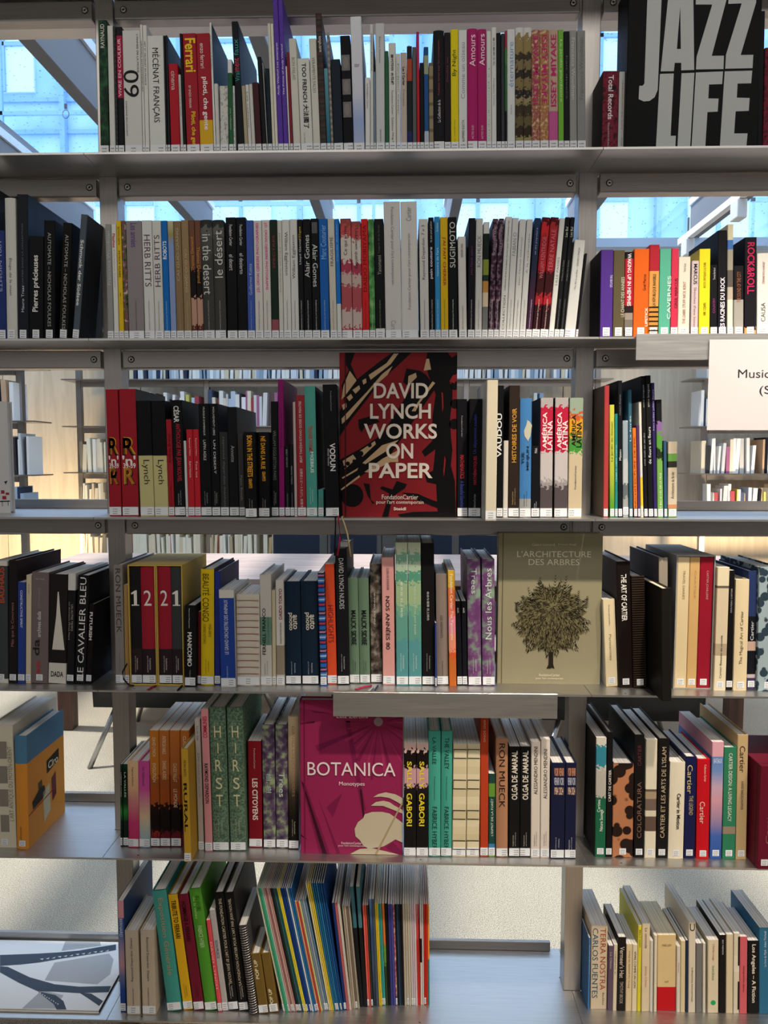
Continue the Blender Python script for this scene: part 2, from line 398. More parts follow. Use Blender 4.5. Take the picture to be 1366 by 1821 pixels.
for bay in (-1, 0, 1):
    x0, x1 = bay+0.0006, bay+1-0.0006
    for si, z in enumerate(SH):
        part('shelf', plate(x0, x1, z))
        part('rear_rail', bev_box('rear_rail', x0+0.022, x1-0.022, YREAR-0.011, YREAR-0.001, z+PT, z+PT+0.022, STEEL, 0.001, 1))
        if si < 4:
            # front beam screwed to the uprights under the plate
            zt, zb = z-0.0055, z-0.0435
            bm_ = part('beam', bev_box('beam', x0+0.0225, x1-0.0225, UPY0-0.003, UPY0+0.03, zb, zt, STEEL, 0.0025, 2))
            for sx in (x0+0.042, x1-0.037):
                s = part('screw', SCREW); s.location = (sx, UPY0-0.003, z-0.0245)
        if si >= 3:
            for sx, sy in ((x0+0.07, 0.012), (x1-0.34, 0.012)):
                part('hole_plug', multi_box('hole_plug', [(sx-0.002, sx+0.002, sy-0.001, sy+0.001, z+PT, z+PT+0.0003)], [SPECK]))

# label holders clipped to the plate edges
def holder(px_a, px_b, py_a, Y, label, z):
    a, b2 = on_y(px_a, py_a, Y).x, on_y(px_b, py_a, Y).x
    h = empty('label_holder', ((a+b2)/2, Y, z)); tag(h, label, 'label holder')
    w = (b2-a)/2
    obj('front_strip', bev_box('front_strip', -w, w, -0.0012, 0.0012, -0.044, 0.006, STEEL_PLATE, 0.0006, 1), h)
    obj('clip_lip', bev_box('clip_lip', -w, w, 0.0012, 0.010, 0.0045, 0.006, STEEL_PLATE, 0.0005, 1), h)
    return h
holder(592.5, 991.5, 1250, -0.0095, 'long blank steel label holder clipped to the shelf edge above the magenta book', SH[4]+0.0)
holder(1131, 1420, 615, -0.0095, 'long blank steel label holder clipped to the shelf edge behind the white paper sign', SH[2]+0.0)
# paper sign hung in front of the right hand holder
a = on_y(1262, 604, -0.014); b_ = on_y(1262, 765, -0.014)
sg = empty('paper_sign', (a.x, -0.014, b_.z)); tag(sg, 'white paper sign with dark lettering hanging from the shelf edge in the right bay', 'sign')
sign_h = a.z-b_.z
obj('sheet', box('sheet', 0, 0.30, -0.0006, 0.0006, 0, sign_h, mat('#bfbdc1', 0.6)), sg)

# ---------------------------------------------------------------- things in the room beyond
tl = on_y(105, 1300, 1.98).x; tr_ = on_y(1320, 1300, 1.98).x
tb = empty('reading_table', ((tl+tr_)/2, 2.42, 0)); tag(tb, 'long reading table with a pinkish wooden top behind the bookcase', 'table')
w = (tr_-tl)/2+0.25
obj('table_top', bev_box('table_top', -w, w, -0.47, 0.45, 0.71, 0.74, WOOD_TABLE, 0.004), tb)
for sx in (-1, 1):
    for y0 in (-0.44, 0.36):
        c = sx*(w-0.28)
        obj('table_leg', bev_box('table_leg', c-0.035, c+0.035, y0, y0+0.07, 0.0, 0.71, WOOD_DARK, 0.004), tb)
obj('apron', bev_box('apron', -w+0.3, w-0.3, -0.40, -0.37, 0.63, 0.71, WOOD_DARK, 0.003), tb)

def chair_shell(wd, z0, z1, dp, m):
    """curved back and seat of a low chair, back towards the viewer (-y)"""
    V, F = [], []; nu, nv = 14, 12
    def pt(u, v, off):
        # v 0..1: front edge of the seat -> bend -> top of the back
        s = (u-0.5)*2
        if v < 0.5:
            y = dp*(1-2*v)-0.02; z = z0+0.05*(1-2*v)+0.02*s*s
        else:
            q = (v-0.5)*2
            y = -0.02-0.10*q+0.05*s*s*q; z = z0+(z1-z0)*q
        edge = 1.0-0.35*max(0.0, abs(v-0.5)*2-0.8)**1.0
        rr = 1.0
        if v > 0.86: rr = math.sqrt(max(0.0, 1-((v-0.86)/0.14)**2*0.35))
        return Vector((s*wd/2*rr*edge, y, z)) + off
    for side in (0, 1):
        for j in range(nv+1):
            for i in range(nu+1):
                p0 = pt(i/nu, j/nv, Vector((0, 0, 0)))
                if side: p0 = p0+Vector((0, 0.018 if j/nv > 0.5 else 0.004, 0.018 if j/nv <= 0.5 else 0.004))
                V.append(p0)
    N = (nu+1)*(nv+1)
    for j in range(nv):
        for i in range(nu):
            a0 = j*(nu+1)+i
            F.append((a0, a0+nu+1, a0+nu+2, a0+1)); F.append((N+a0, N+a0+1, N+a0+nu+2, N+a0+nu+1))
    for i in range(nu):
        F.append((i, i+1, N+i+1, N+i)); q = nv*(nu+1); F.append((q+i, N+q+i, N+q+i+1, q+i+1))
    for j in range(nv):
        a0 = j*(nu+1); F.append((a0, N+a0, N+a0+nu+1, a0+nu+1)); c0 = a0+nu; F.append((c0, c0+nu+1, N+c0+nu+1, N+c0))
    me = mesh('shell', V, F, m)
    for pp in me.polygons: pp.use_smooth = True
    return me
CHROME2 = steel_mat('chair_leg_steel', (0.5, 0.5, 0.5), 0.3)
def chair(x, y, wd, z0, z1, dp, m, label, rz=0.0, spread=0.10, group=None):
    c = empty('lounge_chair', (x, y, 0), rz); tag(c, label, 'chair', group)
    obj('shell', chair_shell(wd, z0, z1, dp, m), c)
    for sx in (-1, 1):
        for yy, oy in ((0.03, -0.10), (dp-0.10, 0.08)):
            obj('leg', tube('leg', [(sx*wd*0.36, yy, z0+0.03), (sx*(wd*0.36+spread), yy+oy, 0.0)], 0.011, CHROME2, 10), c)
    return c
chair(-0.34, 1.62, 0.70, 0.245, 0.80, 0.52, DARK_MAT, 'low black shell chair with splayed steel legs behind the left upright')
chair(1.52, 1.58, 0.66, 0.225, 0.80, 0.52, DARK_MAT, 'low black shell chair with splayed steel legs behind the right upright')
chair(0.62, 1.62, 0.60, 0.30, 0.66, 0.50, DARK_MAT, 'low black shell chair behind the middle bay, mostly hidden by books')
for i, (pa, lab) in enumerate(((527, 'navy chair across the table, left of the hanging ribbons'), (629, 'navy chair across the table, just behind the hanging ribbons'), (762, 'navy chair across the table, left of the olive tree book'), (858, 'navy chair across the table, partly hidden by the olive tree book'))):
    q = on_y(pa, 975, 3.49)
    c = empty('reading_chair', (q.x, 3.12, 0)); tag(c, lab, 'chair')
    obj('backrest', bev_box('backrest', -0.155, 0.155, 0.36, 0.385, 0.52, 0.80, NAVY_MAT, 0.008, 3), c)
    obj('seat', bev_box('seat', -0.17, 0.17, 0.0, 0.36, 0.42, 0.46, NAVY_MAT, 0.008, 3), c)
    for sx in (-1, 1):
        obj('leg', tube('leg', [(sx*0.14, 0.03, 0.0), (sx*0.14, 0.03, 0.42)], 0.01, CHROME2, 8), c)
        obj('leg', tube('leg', [(sx*0.14, 0.37, 0.0), (sx*0.14, 0.37, 0.70)], 0.01, CHROME2, 8), c)
ga, gb = on_y(486, 950, 4.0).x, on_y(1070, 950, 4.0).x
cb = empty('low_cabinet', ((ga+gb)/2, 4.0, 0)); tag(cb, 'low grey cabinet run against the far bookcase', 'cabinet')
w = (gb-ga)/2
obj('body', bev_box('body', -w, w, 0.02, 0.2, 0, 0.98, GREY_MAT, 0.003), cb)
for i in range(6):
    x = -w+i*(2*w/6)
    obj('door', bev_box('door', x+0.003, x+2*w/6-0.003, 0.0, 0.02, 0.03, 0.97, GREY_MAT, 0.002), cb)

# far bookcases with their books
random.seed(11)
def far_case(label, xs, Y, rows, blabel, ends=(0.09, 0.09)):
    c = empty('distant_bookcase', ((xs[0]+xs[-1])/2, Y, 0)); tag(c, label, 'bookcase')
    ox = (xs[0]+xs[-1])/2
    for x in xs:
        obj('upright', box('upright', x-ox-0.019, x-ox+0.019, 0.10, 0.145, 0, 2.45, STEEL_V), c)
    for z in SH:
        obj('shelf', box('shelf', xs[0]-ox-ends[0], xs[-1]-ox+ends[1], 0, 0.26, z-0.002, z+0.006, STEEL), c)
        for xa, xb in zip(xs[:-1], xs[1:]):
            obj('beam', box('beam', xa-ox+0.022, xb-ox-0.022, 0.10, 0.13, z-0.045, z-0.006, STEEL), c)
    pal = {'light': ['#cfdbe6', '#e6ecf1', '#b9c9da', '#dfe3e2', '#9fb4c9', '#eceff0', '#33405a', '#d4cdb4', '#8ea6bd'],
           'mix': ['#e3e3e1', '#c9c9c7', '#20222a', '#4a5570', '#a34a54', '#e2d7c0', '#c9c46a', '#a86a90', '#c8a88a', '#f0f0ee', '#3a3a3d', '#dcdcda', '#efefee', '#bccbdc', '#e6e6e4', '#d0d4d8'],
           'cream': ['#efe6d2', '#e3d8c0', '#f2ecdc', '#d8cbb0', '#b8a98c', '#b05a50', '#f4f0e6', '#e6dcc6', '#f0e8d6', '#d0b48a', '#e9e2d2', '#8c8474', '#f2ead8', '#e3d8c0']}
    V, F, I, ML, MI = [], [], [], [], {}
    for si, xa, xb, kind in rows:
        z = SH[si]+0.0062; x = xa
        while x < xb:
            t = random.uniform(0.010, 0.034); h = random.uniform(0.20, 0.275); d = random.uniform(0.15, 0.22); s = random.uniform(0.0, 0.02)
            if x+t > xb: break
            cl = random.choice(pal[kind])
            if cl not in MI: MI[cl] = len(ML); ML.append(mat(cl))
            o = len(V); sh = random.choice((0, 0, 0, 0.01, -0.008))
            V += [(a_-ox+(sh if zz else 0), b3, z+(h if zz else 0)) for a_ in (x, x+t-0.0008) for b3 in (0.012+s, 0.012+s+d) for zz in (0, 1)]
            F += [tuple(o+i for i in f) for f in BOXF]; I += [MI[cl]]*6
            x += t + (0.012 if sh else 0)
            if random.random() < 0.02: x += 0.05
    bo = tag(obj('distant_books', mesh('distant_books', V, F, ML, I)), blabel, 'books', None, 'stuff')
    bo.location = c.location
    return c
YFAR = 4.25
def fx(px, Y=YFAR): return on_y(px, 760, Y).x
u0 = fx(131); mids = [u0+i*1.0 for i in range(5)]
far_case('distant steel bookcase along the far wall, seen between the second and third shelves', mids, YFAR,
         [(1, mids[0]+0.4, mids[4]-0.02, 'light'), (2, mids[0]+0.55, mids[1]-0.03, 'mix'), (2, mids[1]+0.03, mids[2]-0.22, 'mix'), (2, mids[3]+0.5, mids[3]+0.62, 'light'),
          (3, mids[0]+0.03, mids[0]+0.9, 'cream'), (4, mids[0]+0.03, mids[1]+0.55, 'cream'), (3, mids[1]+0.1, mids[2]-0.1, 'light'), (5, mids[0]+0.03, mids[0]+0.97, 'cream'), (5, mids[1]+0.03, mids[1]+0.56, 'cream')],
         'rows of pale and mixed books on the distant middle bookcase')
lx = fx(22, 3.4)
far_case('distant steel bookcase end at the far left of the picture', [lx-2.0, lx-1.0, lx], 3.4,
         [(2, lx-0.5, lx+0.02, 'mix'), (3, lx-0.6, lx+0.10, 'mix'), (4, lx-0.9, lx+0.06, 'light'), (1, lx-0.6, lx, 'light')], 'books on the distant bookcase at the far left', (0.05, 0.14))
rx = fx(1264)
far_case('distant steel bookcase beyond the paper sign at right', [rx, rx+1.0, rx+2.0], YFAR,
         [(1, rx-0.03, rx+1.3, 'light'), (2, rx-0.07, rx+0.03, 'light'), (3, rx-0.05, rx+1.7, 'mix'), (4, rx+0.0, rx+1.8, 'mix')], 'books on the distant bookcase beyond the paper sign', (0.14, 0.05))

# ---------------------------------------------------------------- books
TEXTS = []            # (object, string, bold) lettering objects waiting for their mesh
def cover_mesh(t, h, d, b, sag, mats):
    r = min(0.0018, t*0.28)
    hw = t/2
    pts = [(-hw, d)]
    if sag > 0:
        n = 6
        for k in range(n+1):
            x = -hw + t*k/n
            pts.append((x, -sag*(1-(x/hw)**2)+sag*0.0))
    else:
        pts += [(-hw, r), (-hw+r*0.3, r*0.3), (-hw+r, 0.0), (hw-r, 0.0), (hw-r*0.3, r*0.3), (hw, r)]
    pts.append((hw, d))
    ns = len(pts)
    pts += [(hw-b, d), (hw-b, b), (-hw+b, b), (-hw+b, d)]
    n = len(pts)
    V = [(x, y, 0.0) for x, y in pts]+[(x, y, h) for x, y in pts]
    F, I = [], []
    for k in range(n):
        F.append((k, (k+1) % n, n+(k+1) % n, n+k))
        I.append(0 if 0 < k < ns-2 else 1)
    F.append(tuple(reversed(range(n)))); I.append(1)
    F.append(tuple(range(n, 2*n))); I.append(1)
    me = mesh('cover', V, F, mats, I)
    for p in me.polygons: p.use_smooth = False
    return me
STICK = mat('#d5d9de', 0.5); STICK_INK = mat('#4a4c52', 0.6)
def sticker_ink_mesh():
    # rows of short unreadable dashes, x -0.5..0.5, z 0..1
    B = []
    random.seed(3)
    for r_, zz in enumerate((0.72, 0.45, 0.18)):
        x = -0.34
        while x < 0.3:
            w = random.choice((0.07, 0.1, 0.05)); B.append((x, x+w, -0.02, 0.0, zz-0.045, zz+0.045)); x += w+0.05
    return multi_box('shelfmark_print', B, [STICK_INK])
INK = sticker_ink_mesh()
UNITBOX = {}
def unit_box(m):
    if m.name not in UNITBOX: UNITBOX[m.name] = box('call_label', -0.5, 0.5, -1, 0, 0, 1, m)
    return UNITBOX[m.name]

def lettering(parent, s, colr, direction, along0, along1, across0, across1, plane, name='lettering', bold=False):
    """spine frame: across = x, along = z. plane(x, z) -> local point; text box spans the given ranges"""
    m = mat(colr, 0.5)
    o = bpy.data.objects.new(name, None) if False else bpy.data.objects.new(name, bpy.data.meshes.new('pending'))
    col.objects.link(o); o.parent = parent
    L = along1-along0; W = across1-across0
    if direction == 'd':
        X, Y, O = Vector((0, 0, -L)), Vector((W, 0, 0)), Vector((across0, 0, along1))
    elif direction == 'u':
        X, Y, O = Vector((0, 0, L)), Vector((-W, 0, 0)), Vector((across1, 0, along0))
    else:
        X, Y, O = Vector((W, 0, 0)), Vector((0, 0, L)), Vector((across0, 0, along0))
    N = X.cross(Y).normalized()
    M = Matrix(((X.x, Y.x, N.x, O.x), (X.y, Y.y, N.y, O.y+plane), (X.z, Y.z, N.z, O.z), (0, 0, 0, 1)))
    o.matrix_basis = M
    TEXTS.append((o, s, bold, m))
    return o

ORD = 'zeroth first second third fourth fifth sixth seventh eighth ninth tenth eleventh twelfth thirteenth fourteenth fifteenth sixteenth seventeenth eighteenth nineteenth'.split()
TENS = {2: 'twent', 3: 'thirt', 4: 'fort', 5: 'fift', 6: 'sixt', 7: 'sevent', 8: 'eight', 9: 'ninet'}
def ordinal(n):
    if n < 20: return ORD[n]
    t, u = divmod(n, 10)
    return TENS[t]+'ieth' if u == 0 else TENS[t]+'y-'+ORD[u]
NAMED = {'black': (25, 25, 28), 'dark grey': (70, 70, 72), 'grey': (130, 130, 130), 'pale grey': (180, 180, 182), 'white': (222, 222, 218), 'cream': (222, 208, 170),
         'beige': (190, 170, 135), 'brown': (95, 65, 45), 'dark brown': (50, 38, 30), 'red': (185, 35, 45), 'dark red': (110, 25, 35), 'maroon': (85, 25, 40), 'pink': (225, 150, 160),
         'magenta': (165, 35, 100), 'orange': (215, 95, 35), 'yellow': (225, 200, 40), 'gold': (165, 130, 50), 'olive': (110, 100, 60), 'green': (75, 145, 65), 'dark green': (25, 65, 45),
         'teal': (80, 160, 150), 'blue': (45, 110, 190), 'navy': (28, 35, 75), 'pale blue': (150, 180, 215), 'purple': (85, 55, 130), 'mauve': (120, 100, 130), 'sage green': (120, 150, 120)}
def colour_word(spec):
    h = spec
    if ':' in spec:
        c = spec[2:].split(',')[0]; h = c.split('=')[-1]
    h = h.lstrip('#')
    if len(h) == 3: h = ''.join(x*2 for x in h)
    v = [int(h[i:i+2], 16) for i in (0, 2, 4)]
    return min(NAMED, key=lambda k: sum((p-q)**2 for p, q in zip(v, NAMED[k])))
SHELF_WORD = {1: 'top shelf', 2: 'second shelf', 3: 'third shelf', 4: 'fourth shelf', 5: 'fifth shelf', 6: 'bottom shelf'}
BAY_WORD = {'l': 'left bay', 'c': 'middle bay', 'r': 'right bay'}

def make_book(loc, rot, t, h, d, spec, kind='p', side=None, sticker='w', paper=None, texts=(), label='', cat='book', name='book', group=None, st_h=0.0165, decor=None):
    root = bpy.data.objects.new(name, None); col.objects.link(root); root.empty_display_size = 0.02
    root.location = loc; root.rotation_euler = rot
    tag(root, label, cat, group)
    sag = 0.0
    if kind == 'p': b = min(0.0007, t*0.15); ins = 0.0004
    elif kind == 'm': b = min(0.0003, t*0.2); ins = 0.0003
    else: b = min(0.0026, t*0.2); ins = 0.003
    if kind == 'r': sag = min(0.0028, t*0.14)
    sm = mat(spec)
    cm = obj('cover', cover_mesh(t, h, d, b, sag, [sm, mat(side) if side else sm]), root)
    x1 = t/2-b-0.00005
    pg = obj('pages', box('pages', -x1, x1, b+0.0002, d-ins, ins, h-ins, paper or PAPER), root)
    fy = -sag
    if sticker:
        if sticker == 's': sw = min(0.0135, t*0.94)
        else: sw = t*0.95
        if sticker == 'S': sw = t*0.8
        st = obj('call_label', unit_box(STICK), root)
        zz = 0.0025 if sticker != 's' else 0.006
        st.scale = (sw, 0.0003, min(st_h, h*0.3)); st.location = (0, fy-0.0002, zz)
        ik = obj('shelfmark_print', INK, st); ik.location = (0.0, -1.0, 0); ik.scale = (1.0 if sw < 0.014 else 0.014/sw, 30, 1)
        if sw >= 0.018: ik.location.x = random.choice((-0.22, 0.22, 0.0))
    for tx in texts:
        s, c, dr, a0, b0 = tx[:5]
        cc = tx[5] if len(tx) > 5 else 0.5
        e = tx[6] if len(tx) > 6 else 0.5
        bold = len(tx) > 7 and tx[7]
        ce = -t/2+t*e
        hw = cc*t/2
        lettering(root, s, c, dr, h*(1-b0), h*(1-a0), ce-hw, ce+hw, fy-0.0004, 'lettering', bold)
    INFO[root.name] = (t, h, d, fy)
    return root

PUB = 'FondationCartier pour l\'art contemporain'
PUB2 = ('FondationCartier', 'pour l\'art contemporain')
COUNT = {}
LAST = [None]
INFO = {}
def skip(shelf, bay, k): COUNT[(shelf, bay)] = COUNT.get((shelf, bay), 0)+k; return COUNT[(shelf, bay)]
def parse_row(shelf, bay, Y, rows, edge=False, sticker='w', pub=1, st_h=0.0165, prev=None):
    """rows: 'xl xr xt yt spec opts | text~colour~dir~from~to~size~pos~bold'; pixels of the spine in the photograph, read off at the shelf and at the head of the book"""
    zt = SH[shelf]+PT
    n = 0
    made = []
    for line in rows.strip().split('\n'):
        line = line.strip()
        if not line or line[0] == '#':
            continue
        parts = [q.strip() for q in line.split('|')]
        f = parts[0].split()
        xl, xr, xt, yt = map(float, f[:4]); spec = f[4]
        kind, side, dep, yb, stk, paper, cn, desc, pubc, clamp = 'p', None, None, None, sticker, None, None, None, None, True
        yoff = None
        for op in f[5:]:
            if op in 'hrp': kind = op
            elif op[:2] == 's=': side = op[2:]
            elif op[:2] == 'D=': dep = float(op[2:])
            elif op[:2] == 'y=': yb = float(op[2:])
            elif op[:2] == 'Y=': yoff = float(op[2:])
            elif op[:2] == 'L=': stk = op[2:] if op[2:] != '0' else None
            elif op[:2] == 'n=': desc = op[2:].replace('_', ' ')
            elif op[:2] == 'c=': cn = op[2:].replace('_', ' ')
            elif op[:2] == 'F=': pubc = op[2:]
            elif op == 'cream': paper = PAPER_CREAM
        yy = Y if yoff is None else yoff
        if yb is not None:
            yy = on_z(xl, yb, zt).y
        zb = zt
        if edge:
            zb = on_y(xl, to_px((0.6, 0, zt))[1], yy).z
        bl = base_point(xl, yy, zb); br = base_point(xr, yy, zb); tp = on_y(xt, yt, yy)
        tan = (tp.x-bl.x)/(tp.z-bl.z)
        X0 = bl.x-(zb-zt)*0 + (zt-zb)*tan; X1 = br.x+(zt-zb)*tan
        H = tp.z-zt
        if prev is not None:
            pX1, ptan, pH = prev
            if X0 < pX1+0.0003:
                X0 = pX1+0.0003
            if X1 < X0+0.0018: X1 = X0+0.0018
            hm = min(H, pH)
            if X0+hm*tan < pX1+hm*ptan+0.0003:
                tan = (pX1+hm*ptan+0.0003-X0)/hm
        d = dep or min(0.205, max(0.10, H*0.74))
        d = min(d, 0.2475-yy)
        if yy+d > UPY0-0.001:
            for ux in (-1, 0, 1, 2):
                a0, a1 = ux-0.0190, ux+0.0200
                lo, hi = X0+min(0.0, H*tan), X1+max(0.0, H*tan)
                if hi > a0 and lo < a1:
                    if (lo+hi)/2 > ux and a1-lo < 0.0085: X0 += a1-lo; X1 = max(X1, X0+0.004)
                    elif (lo+hi)/2 < ux and hi-a0 < 0.0085: X1 -= hi-a0; X0 = min(X0, X1-0.004)
                    else: d = UPY0-0.0015-yy
        th = math.atan(tan)
        t = max(0.0018, (X1-X0)*math.cos(th)-0.0003)
        h = H/math.cos(th)
        # lean rests on one lower corner
        dx = (t/2)*math.cos(th)
        loc = (X0+dx, yy, zt+abs(math.sin(th))*t/2+0.0002)
        prev = (X1, tan, H); LAST[0] = prev
        n = skip(shelf, bay, 1)
        texts = []
        for q in parts[1:]:
            g = q.split('~')
            texts.append((g[0], '#'+g[1], g[2], float(g[3]), float(g[4]), float(g[5]) if len(g) > 5 and g[5] else 0.5, float(g[6]) if len(g) > 6 and g[6] else 0.5, len(g) > 7 and g[7] == 'b'))
        if pubc:
            g = pubc.split(','); dr = g[1] if len(g) > 1 else 'u'
            if pub == 1 or t < 0.013:
                texts.append((PUB, '#'+g[0], dr, 0.67, 0.915, min(0.34, 0.0035/t), 0.5))
            else:
                s_ = 1 if dr == 'd' else -1
                w_ = min(0.17, 0.0028/t)
                texts.append((PUB2[0], '#'+g[0], dr, 0.79 if dr == 'd' else 0.80, 0.885 if dr == 'd' else 0.90, w_, 0.5+s_*0.11))
                texts.append((PUB2[1], '#'+g[0], dr, 0.775, 0.90, w_, 0.5-s_*0.11))
        size = 'thin ' if t < 0.0085 else ('thick ' if t > 0.026 else '')
        base = cn or colour_word(spec)
        lab = '%s%s book' % (size, base)
        if desc: lab += ' with '+desc
        elif texts and parts[1:]: lab += ' with %s lettering' % colour_word('#'+parts[1].split('~')[1])
        lab += ', %s from left, %s, %s' % (ordinal(n), SHELF_WORD[shelf], BAY_WORD[bay])
        if len(lab.split()) > 16: lab = lab.replace(size, '', 1) if size else lab
        if len(lab.split()) > 16: lab = lab.split(' with ')[0]+','+lab.split(',', 1)[1]
        made.append(make_book(loc, (0, th, 0), t, h, d, spec, kind, side, stk, paper, texts, lab, st_h=st_h, group='books on the '+SHELF_WORD[shelf]+' of the '+BAY_WORD[bay]))
    return made

